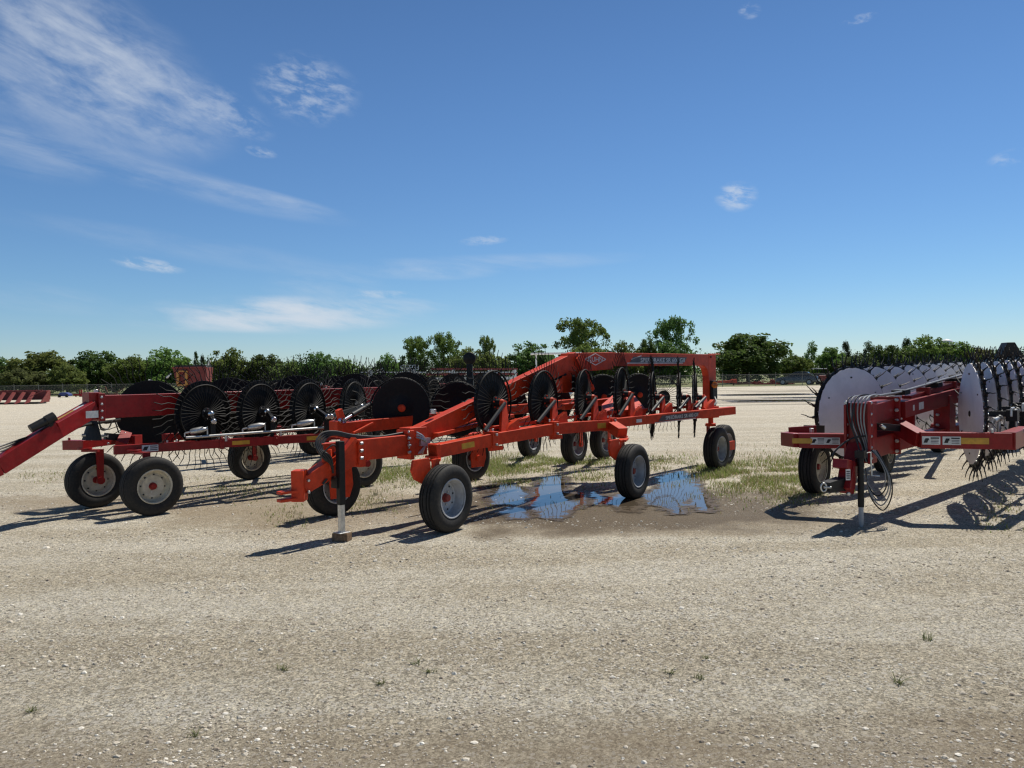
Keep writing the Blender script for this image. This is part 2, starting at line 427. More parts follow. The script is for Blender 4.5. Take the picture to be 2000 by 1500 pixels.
# near arm
na = [at(845, 882, 8.47), at(958, 858, 9.12), at(1077, 837.5, 9.98), at(1190, 829, 10.95)]
nb = [at(1188, 827, 10.93), at(1286, 815, 11.9), at(1431, 801.5, 13.15)]
def armseg(b, p, q, w=.15, h=.15): b.box(p, q, w, h)
b = MB()
for i in range(3): armseg(b, na[i] + (na[i + 1] - na[i]).normalized() * (.03 if i else 0), na[i + 1] - (na[i + 1] - na[i]).normalized() * .03)
armseg(b, nb[0], nb[2], .13, .135)
b.box(na[0] - kn * .0 - (na[1] - na[0]).normalized() * .0 - UP * .0, na[0] - (na[1] - na[0]).normalized() * -.05, .17, .17)
for q, l in ((na[1], .05), (na[2], .05), (na[3], .06)): b.box(q - kd * l, q + kd * l, .19, .20)
for q in (na[1], na[2]):                         # U-bolts and lower stubs
    b.box(q - UP * .12 - kd * .02, q - UP * .12 + kd * .2, .06, .05)
b.box(at(1362, 806, 12.75) + kn * .08, at(1395, 804, 12.95) + kn * .08, .03, .20)
# upper control rail
r0, r1, r2 = at(945, 838, 9.25), at(1180, 806, 11.05), at(1365, 793, 12.9)
b.box(r0, r1, .045, .045); b.box(r1 + kd * .1, r2, .045, .045)
for q in (na[1], na[2], na[3]):
    b.box(q + UP * .09, nearest(q + UP * .15, r0, r1) + UP * .05, .05, .02, up=kd)
# centre pivot platform
pv = [at(1196, 772, 12.3), at(1240, 773, 12.4), at(1262, 800, 11.75), at(1212, 806, 11.3), at(1180, 808, 11.2), at(1175, 790, 11.7)]
b.add([p for p in pv] + [p - UP * .1 for p in pv], [(0, 1, 2, 3, 4, 5)[::-1], (6, 7, 8, 9, 10, 11)] + [(i, (i + 1) % 6, 6 + (i + 1) % 6, 6 + i) for i in range(6)])
b.box(at(1100, 795, 12.0), at(1200, 782, 12.3), .14, .10)
b.m = 1
for q in (na[1], na[2], na[3]):
    for s in (-1, 1): b.bolt(q + kn * .1 + UP * (.06 * s), kn, .018, .02); b.bolt(q + kd * .04 * s + UP * .1, UP, .016, .03)
b.build('arm_beam', [O, MT['steel']], K, .005)
# far arm
fa, fb = at(655, 838, 9.25), at(1160, 783, 13.4)
fd = (fb - fa).normalized()
b = MB(); b.box(fa, fb, .14, .15); b.box(fa - fd * .03, fa + fd * .05, .18, .2)
b.box(fa + UP * .05 + fd * .12, fa + UP * .24 + fd * .05, .07, .07)
b.box(at(690, 846, 9.3), at(728, 826, 9.6), .03, .03)
b.box(at(880, 812, 11.4), at(1005, 800, 11.9), .1, .1); b.box(at(1000, 828, 10.9), at(1060, 812, 11.6), .1, .1)
b.box(at(850, 850, 8.9), at(1000, 812, 10.4), .08, .05)
b.m = 1
for k in range(5): b.bolt(fa + fd * (.2 + k * .05) + UP * .075, UP, .012, .02)
b.build('arm_beam', [O, MT['steel']], K, .005)
b = MB(); b.tube([at(868, 800 + 40, 9.6), at(950, 812, 10.2)], .018, 8); b.build('linkage_rod', O, K)
# hydraulic cylinders
b = MB(); p, q = at(668, 822, 9.2), at(724, 789, 9.9); b.tube([p + (q - p) * .33, q], .035, 12)
b.m = 1; b.tube([p, p + (q - p) * .36], .017, 10); b.lathe([(-.03, .04), (.03, .04)], 12, p, kn); b.build('hydraulic_cylinder', [MT['black'], MT['chrome']], K)
b = MB(); p, q = at(1068, 745, 10.6), at(1112, 727, 10.9); b.tube([p, p + (q - p) * .8], .035, 12); b.m = 1; b.tube([p, q], .015, 10); b.build('hydraulic_cylinder', [MT['black'], MT['chrome']], K)
def arm_at(px):                                 # the near arm's axis where the ray through column px meets it
    d = RC @ V(((px - 1000) / F, 0, -1)); q = na + nb[1:]
    for i in range(len(q) - 1):
        a, b_ = q[i], q[i + 1]; e = b_ - a
        k = (a.y * d.x - a.x * d.y) / (e.x * d.y - e.y * d.x)
        if k <= 1 or i == len(q) - 2: return a + e * k
# rake wheels near and far
for px, py, Y, yaw in ((963, 787, 9.5, 31), (1061, 783, 10.2, 29), (1141, 777, 10.85, 22), (1213, 770, 11.5, 22), (1274, 776, 12.1, 16), (1326, 776, 12.6, 14), (1357, 776, 12.9, 16)):
    p = at(px, py, Y); put_rake_wheel(K, p, yaw, (('tine_ring', TINESK), ('wheel_disc', DISCK), ('hub', RHUBK)))
    hp = axle(p, yaw, .16); tgt = arm_at(px + 20)
    b = MB(); b.box(hp + UP * .03, tgt + UP * .05, .04, .07, .05, .15, up=kd)
    b.poly([tgt + UP * .06, tgt + kd * .26 + UP * .06, tgt + kd * .24 + UP * .22, tgt + kd * .06 + UP * .14], kn * .07)
    b.build('wheel_bracket', O, K, .004)
    b = MB(); b.tube([hp + UP * .0 + kn * .02, tgt - kd * .34 + UP * .1], .026, 8); b.build('damper', MT['ink'], K)
for i, (px, py, Y) in enumerate(((783, 797, 10.05), (893, 799, 11.0), (985, 795, 11.9), (1075, 790, 12.8), (1178, 775, 13.7), (1248, 771, 14.4), (1296, 776, 15.0))):
    p = at(px, py, Y); ms = [('tine_ring', TINESK), ('wheel_disc', DISCS if i == 6 else DISCK), ('hub', RHUBK)]
    if i < 6: ms = [('tine_ring', TINESK), ('wheel_disc', DISCK), ('hub', RHUBCAP)]
    put_rake_wheel(K, p, 66, ms, flip=True)
    hp = axle(p, 66, .10, True); tgt = nearest(hp, fa, fb + fd * 2)
    b = MB(); b.box(hp, tgt, .05, .08); b.build('wheel_bracket', O, K, .004)
# tyres
def ktyre(px, bottom, yaw, side, top=None, blade=.12, rim=RIMG, hub=HUBO, mat=O, par=K, plate=False, guard=False):
    Y = 2537.5 / 1; g = gnd(px, bottom)
    c = V((g.x, g.y, .375)); put_wheel(par, c, yaw, rim, hub)
    if top is not None: caster(par, c, yaw, top, mat, side, blade, plate, guard)
    return c
ktyre(873, 1038, 34, -1, na[0] + UP * -.05, guard=True)
ktyre(1236, 973, 35, -1, at(1214, 838, 10.7), guard=True)
b = MB(); b.box(na[3] + UP * .0, at(1216, 846, 10.62), .16, .15); b.build('outrigger', O, K, .006)
cC = ktyre(1400, 918, 38, -1, at(1388, 812, 12.95))
ktyre(652, 1006, 40, 1, fa + fd * .12, .16, plate=True)
ktyre(921, 938, 40, 1, at(895, 830, 11.5), .16, plate=True)
ktyre(1035, 893, 30, 1, at(1030, 815, 14.0)); ktyre(1122, 905, 35, 1, at(1125, 800, 13.6)); ktyre(1178, 896, 38, 1, at(1175, 795, 14.0))
g = gnd(1413, 909); put_wheel(K, V((g.x, g.y, .375)), 38, RIMG, HUBO)
b = MB().poly([V((g.x, g.y, .375)) + kn * .16 + kd * x + UP * z for x, z in ((-.1, -.08), (.1, -.08), (.1, .08), (-.1, .08))], kn * .04); b.build('hub_cover', O, K, .004)
# reflectors and labels
nd = (na[1] - na[0]).normalized(); nu = nd.cross(kn).normalized() * -1
if nu.z < 0: nu = -nu
b = MB(); decal(b, at(907, 868, 8.72) + kn * .0, nd, nu, kn, .2, .055)
pp = na[0].lerp(na[1], .52); b = MB(); decal(b, pp + nd.cross(UP).normalized() * .0765, nd, nu, nd.cross(UP), .20, .065); b.build('reflector', MT['yellow'], K)
d3 = (na[3] - na[2]).normalized(); pp = na[2].lerp(na[3], .78); b = MB(); decal(b, pp + d3.cross(UP).normalized() * .0765, d3, UP, d3.cross(UP), .20, .075); b.build('reflector', MT['yellow'], K)
nbd = (nb[2] - nb[0]).normalized(); nbn = nbd.cross(UP).normalized()
fc = lambda t: nb[0].lerp(nb[2], t) + nbn * .067
text_part('model_lettering', 'SPEEDRAKE SR 600 GII', fc(.52) + nbn * .004, nbd, UP, .88, .055, K, MT['letter'])
b = MB(); decal(b, fc(.50), nbd, UP, nbn, 1.02, .085, .05); b.build('model_stripe', MT['swoosh'], K)
b = MB(); decal(b, fc(.47) - UP * .058, nbd, UP, nbn, 1.1, .01); decal(b, fc(.19), nbd, UP, nbn, .13, .05); b.build('stripe_line', MT['letter'], K)
# tail light
tl = at(1391, 760, cB.y - .16)
b = MB().box(tl - UP * .19, tl + UP * .16, .17, .13, up=kn); b.build('light_box', MT['black'], K, .01)
b = MB().lathe([(0, .062), (.02, .06), (.035, .04), (.04, .001)], 20, tl + V((0.02, -.09, .08)), V((.25, -1, 0))); b.build('light_lens', MT['amber'], K)
# hoses
hs = MB()
for j, (ro, dz) in enumerate(((0, 0), (.03, .02), (.055, -.03), (.02, .05))):
    hs.tube(arc([ka(640, 905 + 6 * j) + kn * .1, ka(621 + 5 * j, 893) + kn * .1, ka(611 + 4 * j, 868 + 3 * j) + kn * .06, ka(628 + 3 * j, 847 + 3 * j), ka(655, 843 + 2 * j), ka(690, 850 + 2 * j), ka(740, 853 + j), ka(790, 845 + 2 * j), ka(806, 846 + 3 * j)], 6), .012, 6)
hs.tube(arc([ka(622, 882) + kn * .1, ka(640, 868) + kn * .1, ka(650, 880) + kn * .1, ka(648, 905) + kn * .1]), .009, 6)
for j in range(3): hs.tube(arc([at(1345 + 4 * j, 788, 12.9), at(1362, 795, 12.8), at(1385 + 3 * j, 793, 12.9), at(1398 + j, 786, 13.2), at(1396, 775, 13.4)], 6), .010, 6)
build_each(hs, 'hose', MT['hose'], K)
hs = MB()
for j in range(3): hs.tube(arc([ka(800, 843 + 5 * j) + kn * .12, ka(812, 852 + 3 * j) + kn * .14, ka(818, 868 - j) + kn * .12, ka(806 + 4 * j, 885) + kn * .1], 5), .012, 6)
hs.box(ka(808, 862) + kn * .1, ka(826, 862) + kn * .1, .07, .10)
hs.build('valve_block', MT['steel'], K)

# ================================================================== 2. left dark red wheel rake
ld = V((.6, .8, 0)); ln = V((.8, -.6, 0))
def dark_rake(off=V((0, 0, 0)), full=True, label='', tyres=(0, 1, 2, 3)):
    R = empty('hay_rake', V((-4.2, 11.2, 0)) + off)
    tag(R, label, 'hay rake', 'wheel rakes parked on the gravel lot')
    A = lambda px, py, Y: at(px, py, Y) + off
    red = MT['red']
    cb0, cb1 = A(188, 795, 9.7), A(742, 772, 13.6)
    cd_ = (cb1 - cb0).normalized(); cn = cd_.cross(UP).normalized()
    b = MB(); b.box(cb0, cb1, .20, .30)
    b.box(cb0 - cd_ * .03, cb0 + cd_ * .05, .30, .36)
    q = cb0 + cd_ * 1.55; b.box(q - cd_ * .05, q + cd_ * .05, .26, .34)
    b.m = 1
    for k in range(4):
        b.bolt(cb0 + cn * .152 + UP * (-.14 + .09 * k), cn, .018, .02); b.bolt(q + cn * .132 + UP * (-.14 + .09 * k), cn, .018, .02)
    b.bolt(cb0 + UP * .18, UP, .03, .05); b.bolt(q + UP * .17, UP, .03, .05); b.bolt(q + UP * .17 + cd_ * .08, UP, .02, .04)
    b.build('center_beam', [red, MT['steel']], R, .006)
    if full:
        t1, t2, t3 = A(182, 797, 9.62), A(108, 840, 9.1), A(-5, 912, 8.55)
        t4 = t3 + (t3 - t2) * 1.3; t4.z = .42
        b = MB(); b.box(t1, t2, .17, .20); b.box(t2 - (t2 - t1).normalized() * .02, t3, .165, .21, .16, .19); b.box(t3, t4, .16, .19)
        b.box(A(180, 795, 9.66) - UP * .16, A(180, 795, 9.66) + UP * .19, .2, .16, up=ld)
        b.build('tongue', red, R, .006)
        tn = (t3 - t2).cross(UP).normalized(); tu = tn.cross((t3 - t2).normalized())
        if tu.z < 0: tu = -tu
        if tn.y > 0: tn = -tn
        b = MB(); e = (t1 - t2).normalized(); eu = tn.cross(e); eu = eu if eu.z > 0 else -eu
        decal(b, t2.lerp(t1, .28) + eu * .103, e, tn, eu, .34, .05); b.build('warning_decal', MT['yellow'], R)
        b = MB(); decal(b, t2.lerp(t1, .58) + eu * .103, e, tn, eu, .28, .05); b.build('warning_decal', MT['label'], R)
        b = MB(); decal(b, A(171, 809, 9.5) + cn * .13, cd_, UP, cn, .15, .09); b.build('warning_label', MT['label'], R)
        # document tube and hoses
        p, q = A(59, 838, 8.85) , A(107, 813, 9.05); b = MB(); ax = (q - p)
        b.lathe([(-.0, .001), (0, .05), (ax.length * .62, .052), (ax.length * .64, .06), (ax.length, .06), (ax.length + .01, .001)], 18, p, ax); b.build('document_tube', MT['hose'], R)
        b = MB()
        for j in range(3):
            b.tube(arc([A(104, 823 + 3 * j, 9.0), A(70, 847 + 3 * j, 8.9), A(40, 858 + 3 * j, 8.8), A(0, 872 + 5 * j, 8.6), A(-90, 900, 8.1)], 6), .011, 6)
        build_each(b, 'hose', MT['hose'], R)
        b = MB(); b.tube(arc([A(85, 866, 9.2), A(115, 853, 9.4), A(150, 835, 9.7), A(178, 828, 9.9), A(235, 820, 10.2)], 6), .02, 8)
        for j in range(2): b.tube(arc([A(192, 815, 9.9), A(198, 835 + 4 * j, 9.9), A(212, 836, 10), A(222, 820, 10.1), A(232, 845, 10.2)], 6), .009, 5)
        build_each(b, 'hose', MT['hose'], R)
        b = MB(); b.poly([A(176, 820, 9.95), A(186, 820, 9.95), A(196, 860, 9.9), A(163, 860, 9.9)], ln * .12); b.build('pivot_stand', MT['black'], R, .005)
        b = MB(); b.tube([A(160, 850, 9.9), A(212, 852, 10.0)], .02, 10); b.m = 1; b.box(A(205, 852, 10.0), A(245, 855, 10.2), .08, .09); b.build('hydraulic_cylinder', [MT['steel'], MT['black']], R)
        # far arm front and cross members
        b = MB(); b.box(A(130, 869, 10.25), A(170, 869, 10.1), .13, .13); b.box(A(165, 868, 10.15), A(268, 855, 11.0), .12, .10)
        b.box(A(135, 855, 10.25), A(135, 870, 10.25), .05, .02, up=ld)
        b.box(A(236, 870, 10.0), A(246, 848, 10.25), .1, .14, up=ld); b.box(A(255, 862, 10.2), A(270, 860, 10.4), .12, .16)
        b.m = 1
        for px in (238, 244, 236): b.bolt(A(px, 848, 10.2), UP, .018, .03)
        b.bolt(A(211, 866, 10.25), ln, .015, .02); b.build('front_linkage', [red, MT['steel']], R, .005)
    b = MB(); b.box(A(320, 860, 10.3), A(336, 858, 10.4), .1, .18); b.build('arm_bracket', red, R, .005)
    # near arm
    n0, n1 = A(222, 879, 9.75), A(645, 853, 11.4)
    nd_ = (n1 - n0).normalized(); nn = nd_.cross(UP).normalized()
    b = MB(); b.box(n0, n1, .11, .118)
    for px, py, Y in ((432, 863, 10.5), (536, 857, 10.95)):
        q = nearest(A(px, py, Y), n0, n1); b.box(q - nd_ * .03, q + nd_ * .03, .15, .15)
        b.tube([q + nn * .08 + UP * .02, q - nn * .02 + UP * .15], .016, 8)
    b.m = 1
    for t in (.22, .26, .45, .49, .7, .74): b.bolt(n0.lerp(n1, t) + UP * .06, UP, .016, .03)
    b.build('arm_beam', [red, MT['steel']], R, .005)
    f0, f1 = n0 - ln * 1.5 + ld * .8, n1 - ln * 1.8 + ld * 2.2
    b = MB(); b.box(f0, f1, .11, .118); b.build('arm_beam', red, R, .005)
    q = n0.lerp(n1, .42); b = MB(); decal(b, n0.lerp(n1, .545) + nn * .056, nd_, UP, nn, .24, .055); b.build('reflector', MT['yellow'], R)
    b = MB(); decal(b, n0.lerp(n1, .91) + nn * .056, nd_, UP, nn, .24, .06); b.build('reflector', MT['yellow'], R)
    if full:
        lb = n0.lerp(n1, .145) + nn * .056
        b = MB(); decal(b, lb, nd_, UP, nn, .20, .085); b.m = 1
        decal(b, lb - nd_ * .055 + nn * .003, nd_, UP, nn, .05, .05, .012); b.m = 2
        for k in range(3): decal(b, lb + nd_ * .045 + nn * .003 + UP * (.026 - .024 * k), nd_, UP, nn, .09, .012)
        b.build('warning_label', [MT['label'], MT['ink'], MT['swoosh']], R)
        # silver rod with spring cans
        s0, s1 = A(363, 855, 10.15), A(648, 834, 11.45); b = MB(); b.tube([s0, s1], .02, 10)
        for t in (.25, .62): 
            q = s0.lerp(s1, t); b.box(q - UP * .09, q, .03, .03, up=nd_)
        b.build('control_rod', MT['steel'], R)
        for px, py, Y in ((383, 842, 10.2), (496, 834, 10.75), (592, 827, 11.2)):
            p, q = A(px - 22, py + 4, Y), A(px + 22, py - 5, Y + .15); ax = q - p; l = ax.length
            b = MB(); b.lathe([(0, .012), (l * .2, .014), (l * .25, .035), (l * .4, .045), (l * .75, .045), (l * .9, .03), (l, .012), (l, .001)], 14, p, ax)
            b.tube([p, p - UP * .05], .012, 6); b.tube([q, q + UP * .03, q - UP * .12], .01, 6); b.build('spring', MT['steel'], R)
    # wheels
    for px, py, Y, yaw in ((400, 808, 10.6, 30), (508, 804, 11.2, 22), (604, 799, 11.8, 20), (692, 794, 12.5, 15)):
        p = A(px, py, Y); put_rake_wheel(R, p, yaw, (('tine_ring', TINES), ('wheel_disc', DISCL), ('hub', RHUBL)))
        hp = axle(p, yaw, .13); tgt = nearest(hp, n0, n1)
        b = MB(); b.box(hp, V((tgt.x, tgt.y, hp.z - .1)), .05, .06); b.box(V((tgt.x, tgt.y, hp.z - .07)), tgt + UP * .05, .04, .07, up=nd_)
        b.m = 1; b.lathe([(-.02, .001), (-.02, .035), (.0, .045), (.03, .045), (.05, .03), (.05, .001)], 14, V((tgt.x, tgt.y, hp.z - .1)) + nn * .03, nn)
        b.build('wheel_bracket', [MT['black'], MT['chrome']], R, .004)
    for i in range(5):
        p = A(295, 805, 10.95) + ld * (1.15 * i) + V((.12 * i, 0, .02 * i))
        put_rake_wheel(R, p, 64, (('tine_ring', TINES), ('wheel_disc', DISCL), ('hub', RHUBL)), flip=True)
        tgt = nearest(p, f0, f1); b = MB(); b.box(p, tgt + UP * .04, .05, .07); b.build('wheel_bracket', MT['black'], R)
    for ti, (px, bt, yaw, side, tp) in enumerate(((298, 1006, 42, -1, A(262, 886, 9.75)), (188, 990, 38, 1, A(166, 876, 10.1)), (488, 936, 36, 1, A(480, 866, 12.3)), (706, 951, 40, 1, n1))):
        if ti not in tyres: continue
        g = gnd(px, bt) + off; c = V((g.x, g.y, .375)); put_wheel(R, c, yaw, RIMC, HUBR); caster(R, c, yaw, tp, red, side, .10)
    return R
L = dark_rake(label='dark red wheel rake with black discs, leftmost, its tongue leaving the frame')

# ================================================================== 3. right rake with white discs
W = empty('hay_rake', (4.6, 10, 0)); tag(W, 'dark red wheel rake with two rows of large white discs at the right edge', 'hay rake', 'wheel rakes parked on the gravel lot')
red = MT['red']
b = MB()
m0 = at(1680, 845, 8.5); wd = V((.68, .73, 0)).normalized(); wn = V((.73, -.68, 0)).normalized()
# mast
def mz(py, Y=8.5): return at(1680, py, Y).z
mt, mb_ = mz(787), mz(903)
b = MB()
base = V((m0.x, m0.y, 0))
b.box(base + UP * mb_, base + UP * mt, .30, .10, up=wd)
b.box(base + wd * .0 + wn * .13 + UP * mb_, base + wn * .13 + UP * (mt + .02), .03, .24, up=wd)
b.box(base - wn * .13 + UP * mb_, base - wn * .13 + UP * (mt - .02), .03, .22, up=wd)
b.box(base + wd * .05 + UP * (mt - .14), base + wd * .95 + UP * (mt - .10), .22, .22)
b.box(base + wd * .05 + UP * (mb_ + .15), base + wd * .95 + UP * (mb_ + .17), .22, .24)
b.box(base + wd * .93 + UP * (mb_ + .02), base + wd * .93 + UP * (mt + .04), .34, .05, up=wd)
b.m = 1
for k in range(6):
    for s in (-1, 1):
        b.bolt(base - wd * .05 + wn * (.13 * s) + UP * (mb_ + .06 + k * .125), -wd, .024, .03)
        if s > 0: b.bolt(base + wd * .9 + wn * .14 + UP * (mb_ + .06 + k * .125), -wd, .024, .03)
b.build('mast', [red, MT['steel']], W, .006)
# hitch
b = MB(); q0, q1 = at(1672, 872, 8.45), at(1650, 955, 8.12)
b.box(q0, at(1662, 912, 8.3), .13, .16, .13, .2, up=wd); b.box(at(1660, 905, 8.25), q1 - UP * .02, .15, .17, .15, .15, up=wd)
b.box(at(1640, 905, 8.1), at(1668, 912, 8.35), .16, .10)
b.m = 1; b.bolt(q1 + V((0, -.07, -.04)), V((0, -1, 0)), .022, .03)
b.build('hitch_post', [red, MT['steel']], W, .006)
b = MB(); p, q = at(1642, 945, 8.15), at(1612, 951, 7.92); b.box(p, q, .12, .15, .1, .1); b.m = 1
b.tube([q + V((.03 * math.cos(a) - .03, -.03, .045 * math.sin(a))) for a in [2 * PI * k / 14 for k in range(14)]], .010, 6, closed=True)
b.tube([q + V((-.03, -.03, 0)), q + V((.05, -.03, 0))], .014, 8)
b.build('hitch_clevis', [MT['black'], MT['steel']], W, .005)
b = MB(); decal(b, at(1653, 925, 8.13) + V((-.02, -.085, 0)), V((1, .0, 0)), UP, V((0, -1, 0)), .05, .12); b.m = 1
for k in range(4): decal(b, at(1653, 925, 8.13) + V((-.02, -.088, .035 - .024 * k)), V((1, 0, 0)), UP, V((0, -1, 0)), .036, .012)
b.build('warning_label', [MT['label'], MT['swoosh']], W)
# centre beam
u0, u1 = at(1752, 800, 9.15), at(1885, 765, 10.9)
b = MB(); b.box(u0, u1, .2, .2); b.box(u1, u1 + (u1 - u0) * 2.2, .2, .2)
l0, l1 = at(1745, 868, 9.1), at(1890, 832, 11.0); b.box(l0, l1, .16, .14); b.box(l1, l1 + (l1 - l0) * 2, .16, .14)
b.box(at(1845, 772, 10.3), at(1845, 842, 10.3), .2, .34, up=wd); b.box(at(1775, 800, 9.4) , at(1775, 855, 9.4), .14, .05, up=wd)
b.box(u0 + UP * .13 + wd * .4, u0.lerp(u1, .8) + UP * .16, .12, .06)
for t in (.35, .75, .95): q = u0.lerp(u1, t); b.box(q + UP * .08 , q + UP * .2, .16, .08, up=wd)
b.m = 1
for k in range(3): b.bolt(at(1830, 790 + 20 * k, 10.15), V((.2, -1, 0)), .02, .03); b.bolt(at(1868, 775 + 18 * k, 10.4), V((.2, -1, 0)), .02, .03)
b.build('center_beam', [red, MT['steel']], W, .006)
un = (u1 - u0).cross(UP).normalized(); ud = (u1 - u0).normalized()
b = MB(); decal(b, u0.lerp(u1, .2) + un * .102, ud, UP, un, .16, .09); decal(b, u0.lerp(u1, .1) + un * .102, ud, UP, un, .05, .07); decal(b, u0.lerp(u1, .9) + un * .102, ud, UP, un, .1, .12); build_each(b, 'warning_label', MT['label'], W)
# front beams
la, lb_, lc = at(1536, 857, 9.55), at(1560, 860, 9.15), at(1702, 861, 8.85)
fwd = V((0, -1, 0))
b = MB(); b.box(la, lb_ + (lb_ - la).normalized() * .03, .15, .17); b.box(lb_ + (lc - lb_).normalized() * .0, lc, .15, .175)
b.box(la + V((.1, .12, .08)), lb_ + V((.3, .25, .10)), .1, .12)
lad = V((.63, .78, 0)); b.box(la + lad * .02, la + lad * 8.6 + UP * .1, .13, .15)
b.m = 1; b.bolt(lb_ + V((.2, .1, .09)), UP, .03, .05); b.build('arm_beam', [red, MT['steel']], W, .006)
b = MB(); b.tube([at(1558, 838, 9.7), at(1590, 832, 9.9)], .016, 8); b.box(at(1575, 838, 9.8), at(1605, 838, 10.1), .08, .1); b.lathe([(-.03, .001), (-.03, .025), (.03, .025), (.03, .001)], 10, at(1558, 838, 9.7), V((1, 0, 0))); b.build('wheel_bracket', MT['black'], W)
ra, rb, rc_, rd_ = at(1752, 832, 9.1), at(1800, 859, 8.62), at(1972, 861, 8.42), at(1994, 855, 8.75)
b = MB(); b.box(ra, rb, .14, .17); b.box(rb - (rc_ - rb).normalized() * .03, rc_, .15, .185); b.box(rc_ - V((.02, 0, 0)), rd_ + V((.25, .3, .01)), .15, .20)
rad = V((.70, .71, 0)).normalized(); b.box(rd_ + V((.1, .1, 0)), rd_ + rad * 7 + UP * .15, .14, .17)
b.m = 1; b.bolt(rc_ + V((.15, -.05, .10)), UP, .03, .04); b.bolt(rc_ + V((.15, -.05, -.08)), V((0, -1, 0)), .02, .03); b.bolt(rc_ - V((.2, 0, -.1)), UP, .02, .04)
b.build('arm_beam', [red, MT['steel']], W, .006)
def lab(pos, d, nrm, w, h):
    up_ = UP; bb_ = MB(); decal(bb_, pos, d, up_, nrm, w, h); bb_.m = 1
    q = pos + nrm * .003 - d * w * .27
    decal(bb_, q, d, up_, nrm, w * .2, h * .55, .01); decal(bb_, q + UP * h * .12 + d * w * .1, d, up_, nrm, w * .1, h * .16, -.006); bb_.m = 2
    decal(bb_, pos + nrm * .003 + d * w * .2 + UP * h * .3, d, up_, nrm, w * .46, h * .16); bb_.m = 3
    for k in range(3): decal(bb_, pos + nrm * .003 + d * w * .2 + UP * (h * (.06 - .18 * k)), d, up_, nrm, w * .42, h * .07)
    return bb_.build('warning_label', [MT['label'], MT['ink'], MT['ink'], MT['swoosh']], W)
lfd = (lc - lb_).normalized(); lfn = lfd.cross(UP).normalized()
for t, w in ((.27, 0), (.47, 0)): lab(lb_.lerp(lc, t) + lfn * .077, lfd, lfn, .165, .085)
b = MB(); decal(b, lb_.lerp(lc, .05) + lfn * .077, lfd, UP, lfn, .23, .062); b.build('reflector', MT['yellow'], W)
rfd = (rc_ - rb).normalized(); rfn = rfd.cross(UP).normalized()
for t in (.085, .32): lab(rb.lerp(rc_, t) + rfn * .077, rfd, rfn, .19, .095)
b = MB(); decal(b, rb.lerp(rc_, .58) + rfn * .077, rfd, UP, rfn, .29, .07); b.build('reflector', MT['yellow'], W)
# wheels
WM_ = (('tooth_ring', TOOTH), ('wind_guard', WDISC), ('hub', RHUBL))
p0 = at(1662, 806, 10.5)
for i in range(9):
    p = p0 + lad * (1.15 * i) + UP * (.012 * i)
    put_rake_wheel(W, p, 68, WM_, flip=True)
    hp = axle(p, 68, .1, True); tgt = nearest(hp, la, la + lad * 9 + UP * .1); b = MB(); b.box(hp, tgt + UP * .05, .06, .08); b.build('wheel_bracket', MT['black'], W)
p0 = at(1901, 808, 9.3)
for i in range(7):
    p = p0 + V((.66, .75, 0)) * (.96 * i) + UP * (.015 * i)
    put_rake_wheel(W, p, 20, WM_)
    hp = axle(p, 20, .12); q = axle(p, 20, .42)
    b = MB(); b.box(hp, q, .06, .07); b.box(q, V((q.x, q.y, .9)), .06, .06, up=wd); b.box(q - UP * .02 - wd * .07, q - UP * .02 + wd * .07, .12, .14)
    b.m = 1; b.tube([q + wd * .08 - UP * .03, q + wd * .08 + UP * .07, q - wd * .08 + UP * .07, q - wd * .08 - UP * .03], .014, 8); b.build('wheel_bracket', [MT['black'], MT['steel']], W, .004)
b = MB(); q = at(1940, 822, 8.9); b.tube([q, q + rad * 7 + UP * .35], .028, 10)
for t in (0, .3, .62, 1.3, 2): b.lathe([(-.04, .04), (.04, .04)], 12, q + rad * t + UP * .05 * t, rad); b.tube([q + rad * t + UP * .05 * t, q + rad * t - UP * .2], .016, 6)
b.build('control_rod', MT['steel'], W)
# tyres
for px, bt, yaw, side, top in ((1592, 963, 42, -1, at(1575, 866, 9.9)), (1727, 922, 40, -1, at(1735, 865, 10.2)), (1832, 883, 40, 1, at(1830, 850, 12))):
    g = gnd(px, bt); c = V((g.x, g.y, .375)); put_wheel(W, c, yaw, RIMC, HUBR); caster(W, c, yaw, top, red, side, .1)
# jack
g = gnd(1682, 1029); b = MB(); b.tube([V((g.x, g.y, .22)), V((g.x, g.y, .80))], .033, 14); b.box(V((g.x, g.y, .76)), V((g.x, g.y, .84)), .10, .09, up=wd); b.m = 1
b.tube([V((g.x, g.y, .80)) + wd * .05, V((g.x, g.y, .80)) + V((.12, .02, .02)), V((g.x + .13, g.y + .02, .56)), V((g.x + .23, g.y + .05, .55))], .010, 6)
b.build('jack', [MT['black'], MT['steel']], W, .004)
b = MB(); b.tube([V((g.x, g.y, .0)), V((g.x, g.y, .03)), V((g.x, g.y, .23))], .024, 14, [.015, .026, .026]); b.box(V((g.x, g.y, .70)), V((base.x, base.y, .70)) - wd * .04, .06, .08); b.build('jack_leg', MT['greyrim'], W)
